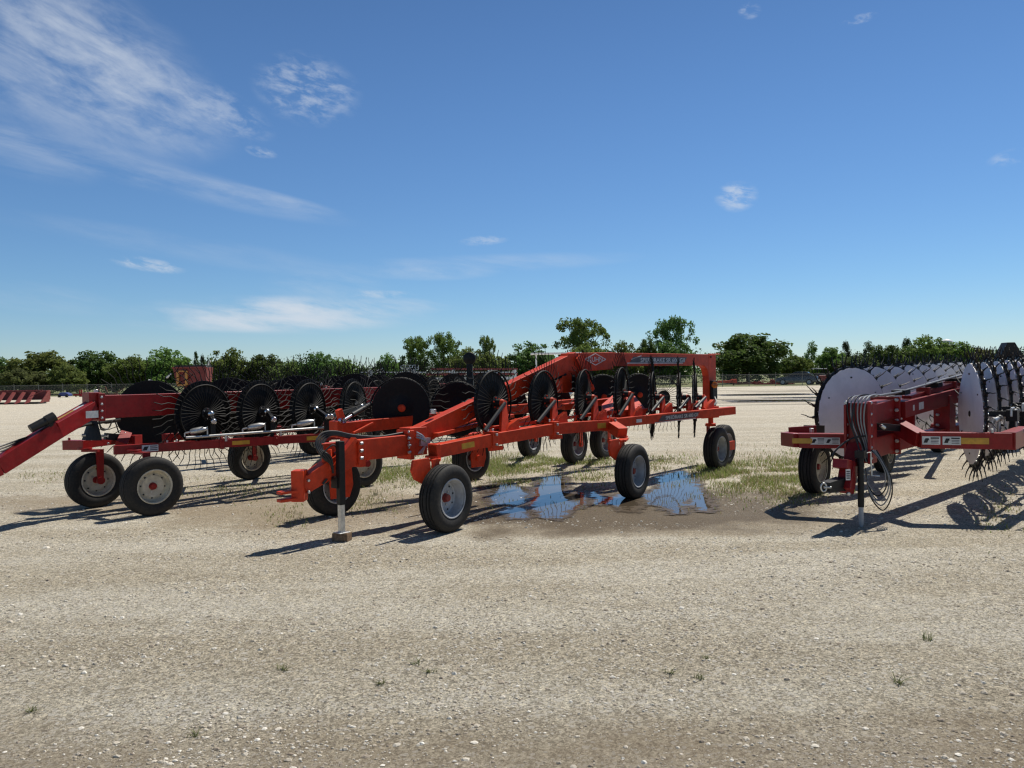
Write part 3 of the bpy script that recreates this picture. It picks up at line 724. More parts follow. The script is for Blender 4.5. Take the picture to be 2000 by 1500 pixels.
# hoses
hb, hk = MB(), MB()
hx = base - wd * .09
for j in range(6):
    x = -.10 + .04 * j
    top = hx + wn * x + UP * (mt + .0)
    (hk if j in (0, 2) else hb).tube(arc([base + wd * .6 + wn * (x * .6) + UP * (mt + .06), base + wd * .2 + wn * x + UP * (mt + .07 + .01 * (j % 3)), top + UP * .035, hx + wn * (x * .8) - wd * .03 + UP * (mt - .2), hx + wn * (.02 + .02 * j) + UP * (mb_ + .2), hx + wn * (.09 + .012 * j) - wd * .02 + UP * (mb_ + .02)], 7), .0085, 6)
for j in range(5):
    a = .02 * j
    (hk if j in (1, 4) else hb).tube(arc([hx + wn * (.12 + a) + UP * (mb_ + .16), hx + wn * (.20 + a) + UP * (mb_ + .10 - a), hx + wn * (.29 + a * .8) + UP * (mb_ - .08 - a), hx + wn * (.27 + a) + UP * (mb_ - .24 - a * 1.5), hx + wn * (.18 + a) + UP * (mb_ - .30 - a * 2.6), hx + wn * (.1 + a * .4) + UP * (mb_ - .2 - a * 2), hx + wn * (.08) + UP * (mb_ - .05)], 7), .0075, 6)
hk.tube(arc([at(1700, 850, 8.4), at(1660, 858, 8.3), at(1628, 885, 8.2), at(1632, 900, 8.2), at(1668, 908, 8.2)], 7), .010, 6)
hk.tube(arc([at(1668, 790, 8.38), at(1664, 830, 8.35), at(1676, 870, 8.3), at(1682, 895, 8.2)], 7), .010, 6)
for j in range(4):
    hb.tube([base + wd * .3 + wn * (.03 * j - .05) + UP * (mt + .06), u0 + UP * (.19 + .01 * j) + un * (.03 * j - .05), u0.lerp(u1, .6) + UP * (.22 + .012 * j) + un * (.03 * j - .05), u1 + UP * (.24 + .01 * j) + un * (.03 * j - .05), u1 + (u1 - u0) * .4 + UP * .25 + un * (.03 * j - .05)], .012, 6)
for t in (.05, .5, .8):
    q = u0.lerp(u1, t) + UP * .205; b = MB(); b.box(q - ud * .09, q + ud * .09, .16, .06); b.build('hose_clamp', MT['black'], W)
build_each(hb, 'hose', MT['braid'], W); build_each(hk, 'hose', MT['hose'], W)
b = MB(); b.box(at(1716, 833, 8.5), at(1752, 836, 8.9), .08, .08); b.m = 1; b.tube([at(1720, 831, 8.4), at(1728, 836, 8.42)], .02, 10); b.build('hydraulic_cylinder', [MT['black'], MT['steel']], W, .004)

# ================================================================== background rakes behind
dark_rake(V((-.45, 4.8, -.02)), False, 'black disced rake half hidden behind the leftmost dark red rake', (0, 3))
B2 = dark_rake(V((1.3, 6.4, -.02)), False, 'rake behind the orange rake with a round headed black post above it')
q = at(917, 700, 14.6)
b = MB(); b.lathe([(-.05, .001), (-.05, .10), (-.03, .125), (.03, .125), (.05, .1), (.05, .001)], 24, q, V((.1, -1, 0)))
b.box(V((q.x, q.y, 1.1)), V((q.x, q.y, q.z - .10)), .26, .2, .09, .1, up=V((1, 0, 0))); b.box(V((q.x, q.y, .35)), V((q.x, q.y, 1.45)), .3, .26, .34, .22, up=V((1, 0, 0)))
b.build('post', MT['black'], B2, .01)
# ================================================================== far machines
def gp(px, bt): return gnd(px, bt)
# folded tine harrow behind the rakes
g0, g1 = at(705, 722, 23), at(1010, 722, 27)
H = empty('tine_harrow', V(((g0.x + g1.x) / 2, 25, 0))); tag(H, 'long folded implement of thin upright tines and red bars behind the rakes', 'harrow')
hd = (g1 - g0).normalized()
b = MB(); b.box(g0 + hd * 2.6 + UP * .02, g1 + UP * .02, .08, .07); b.box(g0 + hd * 2.4 - UP * .16, g1 - UP * .16, .08, .07); b.build('red_bar', MT['reddust'], H)
b = MB(); b.box(g0 - UP * .32, g1 - UP * .30, .12, .10); b.box(g0 - UP * .08, g1 - UP * .09, .05, .03)
for t in (0.05, .3, .55, .8, .98): q = g0.lerp(g1, t); b.box(V((q.x, q.y, 0)), q, .1, .1, up=hd)
b.build('frame', MT['steel'], H)
b = MB(); L_ = (g1 - g0).length; k = 0; x = .05
while x < L_:
    q = g0 + hd * x; j = rnd.uniform(-.02, .02); b.tube([q - UP * .25, q + V((j, 0, .12)), q + V((j * 2, -.03, .30 + rnd.uniform(-.1, .12)))], .007, 4); x += rnd.uniform(.09, .15)
b.build('tine_row', MT['wire'], H)
b = MB()
for k in range(18):
    q = g0.lerp(g1, rnd.random()) - UP * rnd.uniform(.0, .45); b.box(q, q + V((rnd.uniform(.1, .25), -.2, rnd.uniform(.02, .1))), .05, .03)
b.build('tine_clip', MT['steel'], H)
b = MB(); a0, a1, c = at(783, 714, 24), at(817, 713, 24.2), .34
for k in range(7): q = a0.lerp(a1, k / 6); b.box(q, q - UP * c, .02, .02)
for k in range(6): b.box(a0 - UP * c * k / 5, a1 - UP * c * k / 5, .02, .02)
q = a0.lerp(a1, .5); b.box(V((q.x, q.y, 0)), q - UP * c, .1, .1, up=hd)
wr = b.build('wire_rack', MT['steel'], None); tag(wr, 'small grey wire rack above the black discs, left of the round headed post', 'rack')
# red hopper wagon
g = at(372, 735, 30); Hc = empty('grain_cart', V((g.x, 30, 0))); tag(Hc, 'dusty red hopper with an orange framed panel showing above the left rake', 'hopper')
x0, x1, zt, zb = at(337, 720, 30), at(411, 719, 30.4), at(372, 718, 30).z, at(372, 754, 30).z
b = MB(); w = x1.x - x0.x
fr = [V((x0.x, 30, zt)), V((x1.x, 30, zt)), V((x1.x - .1, 30, zb)), V((x0.x + .15, 30, zb))]
b.poly([p + V((0, .35, 0)) for p in fr], V((0, .7, 0)))
b.box(fr[0] + V((-.03, -.01, 0)), fr[1] + V((.03, -.01, 0)), .08, .06); b.box(V((x0.x + .2, 31, .45)), V((x1.x - .2, 31, .45)), .4, .2); b.box(V((g.x, 30.5, .5)), V((g.x, 30.5, zb)), .9, .3, up=V((0, 1, 0)))
b.build('hopper_body', MT['reddust'], Hc, .02)
b = MB(); b.box(V((x0.x + .05, 30.35, zt + .05)), V((x1.x - .03, 30.35, zt + .05)), .6, .1); b.build('hopper_cover', MT['hose'], Hc)
b = MB(); fx = x0.x + w * .17; fw_ = w * .25
for s in (0, 1): b.box(V((fx + fw_ * s, 29.95, zb + .02)), V((fx + fw_ * s, 29.95, zt - .12)), .09, .08)
b.box(V((fx - .02, 29.94, zb + .04)), V((fx + fw_ + .02, 29.94, zb + .04)), .08, .07); b.box(V((fx, 29.94, zt - .14)), V((fx + fw_, 29.94, zt - .14)), .06, .05); b.build('panel_frame', MT['yframe'], Hc)
b = MB(); b.tube([V((x1.x, 30, zt)), V((x1.x + .17, 30, zt + .27))], .025, 6); b.tube([V((x0.x - .05, 30, zb + .5)), V((x0.x - .25, 30, zb + .35))], .04, 6)
b.tube(arc([at(290, 742, 29.5), at(310, 748, 29.6), at(330, 760, 29.8)]), .035, 6); build_each(b, 'lift_arm', MT['label'], Hc)
for s in (-.5, .5):
    put_wheel(Hc, V((g.x + s, 30.9, .375)), 88, RIMC, HUBR)
# red corn header, left edge
c0_ = gnd(40, 789); Hd = empty('corn_header', V((c0_.x, c0_.y, 0))); tag(Hd, 'dusty red harvester header with sloping snouts at the left edge', 'corn header')
Yh = c0_.y; xl, xr = at(-45, 780, Yh).x, at(84, 780, Yh).x; zt = at(40, 763, Yh).z
b = MB(); b.box(V((xl, Yh + 1.0, zt * .62)), V((xr - .2, Yh + 1.0, zt * .62)), .5, zt * .7); b.box(V((xl, Yh + .8, zt - .03)), V((xr - .5, Yh + .8, zt - .03)), .12, .10); b.build('header_frame', MT['reddust'], Hd, .02)
for k in range(7):
    x = xr - .75 - k * .75
    if x < xl: break
    b = MB(); b.poly([V((x - .5, Yh + .9, zt * .98)), V((x - .38, Yh + .9, zt * .98)), V((x + .22, Yh - .9, .10)), V((x, Yh - .9, .05))], V((.10, .3, .1)))
    b.build('snout', MT['reddust'], Hd, .02)
b = MB(); b.poly([V((xr - .3, Yh + 1.2, .1)), V((xr + .05, Yh - .4, .08)), V((xr, Yh + .2, .5)), V((xr - .15, Yh + 1.0, zt))], V((.1, .02, 0))); b.box(V((xr - .8, Yh - .3, .55)), V((xr - .2, Yh + .3, .95)), .05, .05); b.build('end_panel', MT['reddust'], Hd, .01)
b = MB(); b.box(V((xl, Yh - .1, .08)), V((xr, Yh - .1, .08)), 1.0, .10); b.build('skid', MT['hose'], Hd)
# small blue implement and red one by fence
g = gnd(127, 776); Bl = empty('blue_implement', g); tag(Bl, 'small blue machine low on the ground before the left fence', 'implement')
b = MB(); b.poly([g + V((-.5, 0, .12)), g + V((.6, 0, .12)), g + V((.55, 0, .34)), g + V((.2, 0, .5)), g + V((-.3, 0, .5)), g + V((-.5, 0, .3))], V((0, .7, 0))); b.build('machine_hood', MT['blue'], Bl, .05)
for s in (-.35, .4): b = MB(); b.lathe([(-.06, .001), (-.06, .14), (.06, .14), (.06, .001)], 16, g + V((s, -.38, .14)), V((0, -1, 0))); b.build('wheel', MT['rubber'], Bl)
g = gnd(155, 775); b = MB()
b.box(g + V((-.5, 0, .2)), g + V((.4, 0, .2)), .5, .16)
for s in (-.35, .05, .25): b.box(g + V((s, 0, .0)), g + V((s, 0, .72 if s > 0 else .3)), .09, .1, up=V((1, 0, 0)))
b.lathe([(-.06, .001), (-.06, .13), (.06, .13), (.06, .001)], 14, g + V((.3, -.2, .13)), V((0, -1, 0)))
o = b.build('red_implement', MT['red'], None, .01); tag(o, 'small red frame with two short posts, right of the blue machine', 'implement')
g = gnd(212, 776); b = MB(); b.box(g + V((-1, 0, .28)), g + V((.9, 0, .28)), .3, .14)
for k in range(9): b.box(g + V((-.9 + .2 * k, 0, .25)), g + V((-.85 + .2 * k, -.2, .0)), .05, .05)
b.box(g + V((-.7, 0, .3)), g + V((-1.0, 0, .85)), .05, .05); b.box(g + V((.0, 0, .3)), g + V((-.3, 0, 1.1)), .05, .05); b.box(g + V((.5, 0, .3)), g + V((1.6, 0, .9)), .05, .05)
o = b.build('cultivator', MT['rust'], None); tag(o, 'low rusty toolbar with tines by the fence, left of black disc', 'cultivator')
# right background
g = gnd(1415, 753); Rt = empty('red_drawbar', g); tag(Rt, 'bright red long drawbar resting by the right fence', 'drawbar')
b = MB(); b.box(g + V((-1.9, .3, .42)), g + V((.8, 0, .42)), .4, .22, .4, .3); b.build('beam', MT['orange'], Rt, .02)
b = MB(); b.box(g + V((.8, 0, .48)), g + V((1.3, 0, .50)), .7, .42); b.build('end_box', MT['orange'], Rt, .02)
b = MB(); b.box(g + V((-1.5, .2, 0)), g + V((-1.5, .2, .4)), .12, .12, up=V((1, 0, 0))); b.box(g + V((1, 0, 0)), g + V((1, 0, .4)), .12, .12, up=V((1, 0, 0))); b.build('stand', MT['rust'], Rt)
for nme, px, w_, n_, mt_, lab_ in (('scrap_pile', 1462, 1.6, 26, 'rust', 'low dark heap of rusty parts between red drawbar and red heap'), ('implement_parts', 1512, 2.2, 46, 'red', 'low heap of dark red implement parts left of the parked car')):
    g = gnd(px, 751); b = MB(); rr = random.Random(px)
    for k in range(n_):
        p = g + V((rr.uniform(-w_, w_), rr.uniform(-.6, .6), rr.uniform(.08, .5 if mt_ == 'red' else .25))); q = p + V((rr.uniform(-.7, .7), rr.uniform(-.3, .3), rr.uniform(-.1, .12))); b.box(p, q, rr.uniform(.06, .16), rr.uniform(.06, .2))
        if mt_ == 'red' and k % 4 == 0: b.box(V((p.x, p.y, 0)), V((p.x, p.y, p.z)), .08, .08, up=V((1, 0, 0)))
    b.box(g + V((-w_, 0, .06)), g + V((w_, 0, .06)), .8, .12)
    o = b.build(nme, MT[mt_]); tag(o, lab_, 'scrap heap' if mt_ == 'rust' else 'parts heap')
# sedan
g = gnd(1557, 751.5); cdir = V((-.86, .51, 0)).normalized(); cs = V((cdir.y, -cdir.x, 0)); 
C = empty('parked_car', g); tag(C, 'dark sedan parked by the right fence, its rear towards the lot', 'car')
def cp(l, w, z): return g + cdir * l + cs * w + UP * z
b = MB()
secs = [(-2.2, .68, .45, .78), (-2.1, .8, .28, .92), (-1.3, .86, .24, .95), (0, .88, .22, .92), (1.0, .87, .22, .90), (1.9, .8, .25, .78), (2.2, .62, .35, .6)]
vs = []
for l, w, z0, z1 in secs: vs += [cp(l, -w, z0), cp(l, -w * 1.03, (z0 + z1) / 2), cp(l, -w * .93, z1), cp(l, 0, z1 + .03), cp(l, w * .93, z1), cp(l, w * 1.03, (z0 + z1) / 2), cp(l, w, z0)]
fs = []
for i in range(len(secs) - 1): fs += [(i * 7 + j, i * 7 + (j + 1) % 7, i * 7 + 7 + (j + 1) % 7, i * 7 + 7 + j) for j in range(7)]
fs += [tuple(range(6, -1, -1)), tuple(range((len(secs) - 1) * 7, len(secs) * 7))]
b.add(vs, fs)
b.poly([cp(-1.05, 0, 1.40), cp(.15, 0, 1.42), cp(.2, 0, 1.38), cp(-1.15, 0, 1.36)], cs * 1.15)
for l0_, l1_ in ((-1.85, -1.12), (.95, .15), (-.45, -.42)):
    for s in (-1, 1): b.box(cp(l0_, s * .78, .92), cp(l1_, s * .57, 1.38), .06, .05)
b.build('body', MT['car'], C, .02, 60)
b = MB()
for s in (-1, 1): b.add([cp(-1.8, s * .77, .93), cp(.92, s * .77, .93), cp(.16, s * .58, 1.38), cp(-1.1, s * .58, 1.38)], [(0, 1, 2, 3)])
b.build('side_window', MT['glass'], C, 0, 0)
b = MB(); b.add([cp(-1.84, -.74, .94), cp(-1.84, .74, .94), cp(-1.12, .55, 1.38), cp(-1.12, -.55, 1.38)], [(0, 1, 2, 3)]); b.build('rear_window', MT['glass'], C, 0, 0)
b = MB(); b.add([cp(.95, -.74, .93), cp(.95, .74, .93), cp(.17, .55, 1.39), cp(.17, -.55, 1.39)], [(0, 1, 2, 3)]); b.build('windscreen', MT['glass'], C, 0, 0)
for s in (-1, 1): b = MB(); b.box(cp(-2.16, s * .6, .72), cp(-2.16, s * .3, .72), .06, .12); b.build('tail_lamp', MT['red'], C)
b = MB(); b.box(cp(-2.2, -.75, .45), cp(-2.2, .75, .45), .1, .16); b.build('bumper', MT['greyrim'], C, .02)
for l in (-1.35, 1.35):
    for s in (-1, 1):
        b = MB(); b.lathe([(-.1, .001), (-.1, .3), (-.08, .32), (.08, .32), (.1, .3), (.1, .2)], 24, cp(l, s * .82, .32), cs * s); b.m = 1; b.lathe([(.1, .2), (.08, .17), (.1, .001)], 20, cp(l, s * .82, .32), cs * s); b.build('wheel', [MT['rubber'], MT['greyrim']], C)
# red utility vehicle with roof
g = gnd(1602, 750.5); U = empty('utility_vehicle', g); tag(U, 'dark red roofed utility vehicle parked right of the dark sedan', 'utility vehicle')
b = MB(); b.box(g + V((0, -.9, .62)), g + V((0, .9, .62)), 1.2, .5); b.box(g + V((0, -1.0, .85)), g + V((0, -.5, .9)), 1.1, .3); b.build('body', MT['red'], U, .05)
b = MB(); b.box(g + V((0, -.6, 1.72)), g + V((0, .8, 1.72)), 1.25, .07); b.build('roof', MT['label'], U, .02)
b = MB()
for sx in (-.55, .55):
    for sy in (-.55, .75): b.box(g + V((sx, sy, .8)), g + V((sx * .98, sy, 1.7)), .07, .07, up=V((1, 0, 0)))
b.box(g + V((-.5, .3, 1.0)), g + V((.5, .3, 1.0)), .2, .5); b.build('roll_cage', MT['black'], U)
for sx in (-.6, .6):
    for sy in (-.75, .75): b = MB(); b.lathe([(-.12, .001), (-.12, .28), (.12, .28), (.12, .001)], 20, g + V((sx, sy, .28)), V((1, 0, 0))); b.build('wheel', MT['rubber'], U)
# black machine hood behind right rake
g = at(1975, 700, 16); b = MB(); z0, z1 = .5, at(1970, 669, 16).z
xx = lambda px: at(px, 700, 16).x
b.poly([V((xx(1943), 16, 1.6)), V((xx(1998), 16, 1.6)), V((xx(1992), 16, 1.95)), V((xx(1976), 16, z1)), V((xx(1962), 16, z1)), V((xx(1948), 16, 1.95))], V((.05, .3, 0)))
b.box(V((g.x, 16, 0)), V((g.x, 16, 1.65)), .4, .25, up=V((1, 0, 0))); b.box(V((g.x - .4, 16, .06)), V((g.x + .4, 16, .06)), .6, .12)
o = b.build('machine_hood', MT['black'], None, .01); tag(o, 'tall black trapezoid hood behind the white discs at the right edge', 'machine hood')
# white roofed trailer far behind arch
g = at(1085, 690, 60); b = MB(); b.box(g + V((-2, 0, -.02)), g + V((2, 0, -.02)), 2.2, .12); b.box(g + V((-1.8, 0, -1.4)), g + V((1.8, 0, -1.4)), 2, .2)
for s in (-1.6, 1.6): b.box(V((g.x + s, g.y - .8, 0)), V((g.x + s, g.y - .8, g.z)), .12, .12, up=V((1, 0, 0)))
for s in (-1, 1): b.lathe([(-.1, .001), (-.1, .4), (.1, .4), (.1, .001)], 20, V((g.x + s, g.y - 1, .4)), V((0, 1, 0)))
o = b.build('canopy_trailer', MT['tank'], None); tag(o, 'white roofed trailer showing just above the sloping orange beam', 'trailer')
# water tower
g = at(1849, 668, 420); WT = empty('water_tower', V((g.x, 420, 0))); tag(WT, 'white water tower top above the far right trees', 'water tower')
zt = at(1849, 660, 420).z; r = 3.1
MB().lathe([(zt - .5, .01), (zt - 1.2, r * .7), (zt - 2, r), (zt - 6, r * .98), (zt - 7.5, r * .8), (zt - 8.5, .01)][::-1], 32, V((g.x, 420, 0)), UP).build('tank', MT['tank'], WT, 0, 60)
b = MB(); b.tube([V((g.x, 420, 0)), V((g.x, 420, zt - 7))], .9, 16); b.build('column', MT['tank'], WT)
# chain link fence: one fence, posts, rail, mesh
fl, fr_ = gnd(-160, 778), gnd(2150, 744.5)
FE = empty('chain_link_fence', fl); tag(FE, 'low chain link fence along the far edge of the lot before the trees', 'fence')
L_ = (fr_ - fl).length; fdir = (fr_ - fl).normalized(); n = int(L_ / 2.7)
for k in range(n + 1):
    p = fl + fdir * (L_ * k / n); b = MB(); b.tube([p, p + UP * 1.28], .035, 6); b.tube([p + UP * 1.26, p + V((0, -.12, 1.42))], .02, 5); b.build('post', MT['fence'], FE)
b = MB(); b.tube([fl + UP * 1.22, fr_ + UP * 1.22], .03, 6); b.tube([fl + UP * .05, fr_ + UP * .05], .012, 4); b.build('rail', MT['fence'], FE)
m, t, bs, out = nt('chain_link'); bs.inputs['Base Color'].default_value = (.25, .25, .24, 1); bs.inputs['Metallic'].default_value = .6
tr = N(t, 'ShaderNodeBsdfTransparent'); mx = N(t, 'ShaderNodeMixShader', i_0=.14); t.links.new(tr.outputs[0], mx.inputs[1]); t.links.new(bs.outputs[0], mx.inputs[2]); t.links.new(mx.outputs[0], out.inputs[0])
b = MB(); b.add([fl + UP * .05, fr_ + UP * .05, fr_ + UP * 1.22, fl + UP * 1.22], [(0, 1, 2, 3)]); b.build('wire_mesh', m, FE, 0, 0)

# ================================================================== trees
def leafmat(name, col, var):
    m, t, b, out = nt(name)
    g_ = N(t, 'ShaderNodeNewGeometry'); oi = N(t, 'ShaderNodeObjectInfo')
    n1 = N(t, 'ShaderNodeTexNoise', i_Scale=.9, i_Detail=4.0); t.links.new(g_.outputs['Position'], n1.inputs['Vector'])
    r = mth(t, 'ADD', mth(t, 'MULTIPLY', g_.outputs['Random Per Island'], .5), mth(t, 'MULTIPLY', sstep(t, n1.outputs[0], .3, .7), .6))
    c = mix(t, r, tuple(x * (1 - var) for x in col), tuple(x * (1 + var) for x in col))
    hs_ = N(t, 'ShaderNodeHueSaturation'); t.links.new(c, hs_.inputs['Color'])
    t.links.new(mth(t, 'MULTIPLY_ADD', oi.outputs['Random'], .045, .477), hs_.inputs['Hue']); t.links.new(mth(t, 'MULTIPLY_ADD', oi.outputs['Random'], .5, .75), hs_.inputs['Value'])
    t.links.new(hs_.outputs[0], b.inputs['Base Color']); b.inputs['Roughness'].default_value = .6; b.inputs['Specular IOR Level'].default_value = .15
    tl_ = N(t, 'ShaderNodeBsdfTranslucent'); t.links.new(hs_.outputs[0], tl_.inputs[0])
    mx = N(t, 'ShaderNodeMixShader', i_0=.45); t.links.new(b.outputs[0], mx.inputs[1]); t.links.new(tl_.outputs[0], mx.inputs[2]); t.links.new(mx.outputs[0], out.inputs[0])
    return m
LEAF = dict(dark=leafmat('dark_leaves', (.095, .15, .04), .5), mid=leafmat('mid_green_leaves', (.14, .205, .05), .5), olive=leafmat('olive_leaves', (.165, .22, .062), .5), cedar=leafmat('cedar_needles', (.08, .115, .04), .5), brown=leafmat('brownish_leaves', (.13, .15, .055), .5))
def add_leaf(vs, fs, c, s, r):
    n_ = V((r.gauss(0, 1), r.gauss(0, 1), r.gauss(0, 1) + .35)).normalized(); _, a, u = perp(n_, V((r.random(), r.random(), r.random() + .01)))
    k = len(vs); w = s * r.uniform(.45, .8)
    vs += [c - u * s * .5, c + a * w * .5 + u * s * .05, c + u * s * .5, c - a * w * .5 - u * s * .05]; fs.append((k, k + 1, k + 2, k + 3))
def tree_proto(kind, seed):                     # unit tree: height 1, width about 1
    r = random.Random(seed); vs, fs = [], []; b = MB()
    cl = []
    if kind == 'cedar':
        for k in range(46):
            z = r.uniform(.05, .97); rad = .42 * (1 - z) ** .8 * r.uniform(.5, 1.0) + .01; a = r.uniform(0, 2 * PI); cl.append((V((rad * math.cos(a), rad * math.sin(a), z)), .075, .08))
    elif kind == 'airy':
        for k in range(100):
            a = r.uniform(0, 2 * PI); z = r.uniform(.30, .97); rad = .46 * math.sqrt(max(.05, 1 - ((z - .64) / .38) ** 2)) * r.uniform(.2, 1.0) * (1 + .2 * math.sin(3 * a + seed)); cl.append((V((rad * math.cos(a), rad * math.sin(a), z)), .085, .07))
    else:
        for k in range(150):
            a = r.uniform(0, 2 * PI); ph = math.acos(1 - 1.92 * r.random())
            rr = r.uniform(.2, 1.0) ** .5 * (1 + .13 * math.sin(3 * a + seed) + .08 * math.sin(5 * a + 2 * seed) + .10 * math.sin(4 * ph + seed))
            cl.append((V((.44 * rr * math.sin(ph) ** .8 * math.cos(a), .44 * rr * math.sin(ph) ** .8 * math.sin(a), max(.06, .48 + .44 * rr * math.cos(ph)))), .085, .075))
    for c, cr, ch in cl:
        cs_ = r.uniform(.7, 1.35)
        for k in range(66 if kind == 'round' else 80):
            d = V((r.gauss(0, 1), r.gauss(0, 1), r.gauss(0, 1))).normalized() * (r.random() ** .45)
            add_leaf(vs, fs, c + V((d.x * cr, d.y * cr, d.z * ch)) * cs_, r.uniform(.034, .066) * (.75 if kind in ('airy', 'cedar') else 1), r)
    me = bpy.data.meshes.new('crown'); me.from_pydata([tuple(v) for v in vs], [], fs); me.update()
    top = .9 if kind == 'cedar' else .62
    b.tube([V((0, 0, 0)), V((.01, .01, .2)), V((-.01, .0, .4)), V((.01, 0, top))], .02, 7, [.028, .022, .017, .005])
    if kind != 'cedar':
        for k in range(9):
            c = cl[(k * 7) % len(cl)][0]; z0 = r.uniform(.18, .45); b.tube([V((0, 0, z0)), V((c.x * .45, c.y * .45, z0 + (c.z - z0) * .6)), c], .01, 5, [.012, .008, .003])
    return me, b.mesh('trunk', [MT['bark']], 60)
PROTO = {k: [tree_proto(k, s) for s in (1, 2, 3)] for k in ('round', 'airy', 'cedar')}
LM = {}
def crown_mesh(kind, i, leaf):
    if (kind, i, leaf) not in LM:
        me = PROTO[kind][i][0].copy(); me.materials.append(LEAF[leaf]); LM[(kind, i, leaf)] = me
    return LM[(kind, i, leaf)]
TREES = [  # px of the middle, top row, width in px, distance, kind, leaf, label
    (12, 700, 70, 96, 'round', 'dark', 'dark tree at the left edge of the frame'),
    (84, 685, 122, 93, 'round', 'olive', 'broad olive green tree above the red harvester header'),
    (52, 718, 75, 88, 'round', 'brown', 'low brownish bush just behind the red harvester header'),
    (130, 712, 70, 89, 'round', 'olive', 'low pale bush behind the small blue machine'),
    (192, 684, 92, 95, 'round', 'dark', 'dark clumpy tree right of the broad olive tree'),
    (255, 692, 85, 94, 'round', 'mid', 'mid green tree between the dark clumpy tree and red hopper'),
    (325, 681, 95, 95, 'round', 'mid', 'tall mid green tree directly behind the red hopper'),
    (383, 690, 26, 97, 'cedar', 'cedar', 'narrow dark cedar behind the right end of the red hopper'),
    (396, 696, 26, 98, 'cedar', 'cedar', 'shorter narrow cedar just right of the taller hopper cedar'),
    (447, 682, 80, 95, 'round', 'mid', 'tree with a small round topknot right of the red hopper'),
    (513, 691, 80, 96, 'round', 'dark', 'rounded tree second right of the red hopper'),
    (560, 702, 62, 93, 'round', 'olive', 'lighter yellowish tree left of the dark globe shaped tree'),
    (622, 690, 78, 92, 'round', 'dark', 'dark globe shaped tree above the dark red rake\'s middle discs'),
    (668, 701, 54, 94, 'round', 'olive', 'pale tree close right of the dark globe shaped tree'),
    (710, 714, 42, 96, 'round', 'dark', 'small dark tree left of the open sky gap'),
    (757, 692, 46, 94, 'round', 'mid', 'small dense tree just right of the open sky gap'),
    (812, 661, 66, 100, 'airy', 'mid', 'open airy tree above the small wire rack'),
    (868, 655, 66, 101, 'airy', 'mid', 'taller open airy tree left of the round headed black post'),
    (915, 680, 80, 95, 'round', 'olive', 'pale green bushy tree behind the round headed black post'),
    (953, 660, 38, 102, 'airy', 'olive', 'slender airy treetop right of the round headed black post'),
    (965, 686, 64, 95, 'round', 'olive', 'rounded pale bush below the slender airy treetop'),
    (1042, 670, 100, 96, 'round', 'dark', 'dark spreading tree behind the sloping orange beam'),
    (1140, 627, 110, 104, 'airy', 'mid', 'tall wide airy tree above the start of the orange arch'),
    (1145, 668, 92, 97, 'round', 'mid', 'dense lower tree beneath the tall wide airy tree'),
    (1216, 668, 72, 96, 'round', 'mid', 'rounded tree over the middle of the orange arch'),
    (1262, 661, 44, 98, 'round', 'dark', 'small dark tree left of the tall tree over the lettering'),
    (1313, 625, 82, 104, 'airy', 'dark', 'tall grey green airy tree above the orange arch lettering'),
    (1312, 668, 90, 98, 'round', 'dark', 'dense low tree beneath the tall grey green airy tree'),
    (1462, 650, 146, 94, 'round', 'dark', 'very broad dark round tree right of the orange arch'),
    (1553, 690, 60, 97, 'round', 'mid', 'low tree filling the dip right of the broad round tree'),
    (1586, 668, 54, 99, 'cedar', 'mid', 'spiky topped tree above the parked sedan'),
    (1625, 677, 56, 97, 'round', 'mid', 'rounded green tree behind the utility vehicle'),
    (1652, 670, 46, 100, 'cedar', 'cedar', 'cedar above the largest white disc\'s left edge'),
    (1697, 668, 62, 99, 'cedar', 'cedar', 'wide cedar above the first row of white discs'),
    (1735, 673, 72, 96, 'round', 'dark', 'dark rounded tree behind the first row of white discs'),
    (1772, 664, 56, 100, 'cedar', 'cedar', 'cedar left of the tallest far right crown'),
    (1808, 657, 92, 98, 'round', 'mid', 'tallest rounded crown left of the white water tower'),
    (1866, 666, 78, 97, 'round', 'mid', 'rounded tree in front of the white water tower'),
    (1912, 674, 70, 96, 'round', 'brown', 'reddish brown green tree right of the white water tower'),
    (1955, 686, 62, 97, 'round', 'dark', 'dark tree behind the black trapezoid hood'),
    (2020, 690, 90, 97, 'round', 'dark', 'dark tree at the right edge of the frame'),
    (1675, 690, 80, 93, 'round', 'cedar', 'brownish dark low tree left of the white disc rows'),
]
for i, (px, top, w, Y, kind, leaf, lab_) in enumerate(TREES):
    p = at(px, 740, Y); H_ = at(px, top, Y).z; wd_ = w / F * Y
    kk = i % 3
    t_ = empty({'cedar': 'cedar_tree', 'airy': 'tall_tree'}.get(kind, 'broadleaf_tree'), V((p.x, Y, 0))); tag(t_, lab_, 'tree', 'trees beyond the fence')
    zlow = 0
    mw = M.Translation((p.x, Y, 0)) @ M.Rotation(rnd.uniform(0, 6.28), 4, 'Z') @ M.Diagonal((wd_ * 1.12, wd_ * 1.12, H_ * 1.03, 1))
    link('trunk', PROTO[kind][kk][1], t_, mw); link('crown', crown_mesh(kind, kk, leaf), t_, mw)
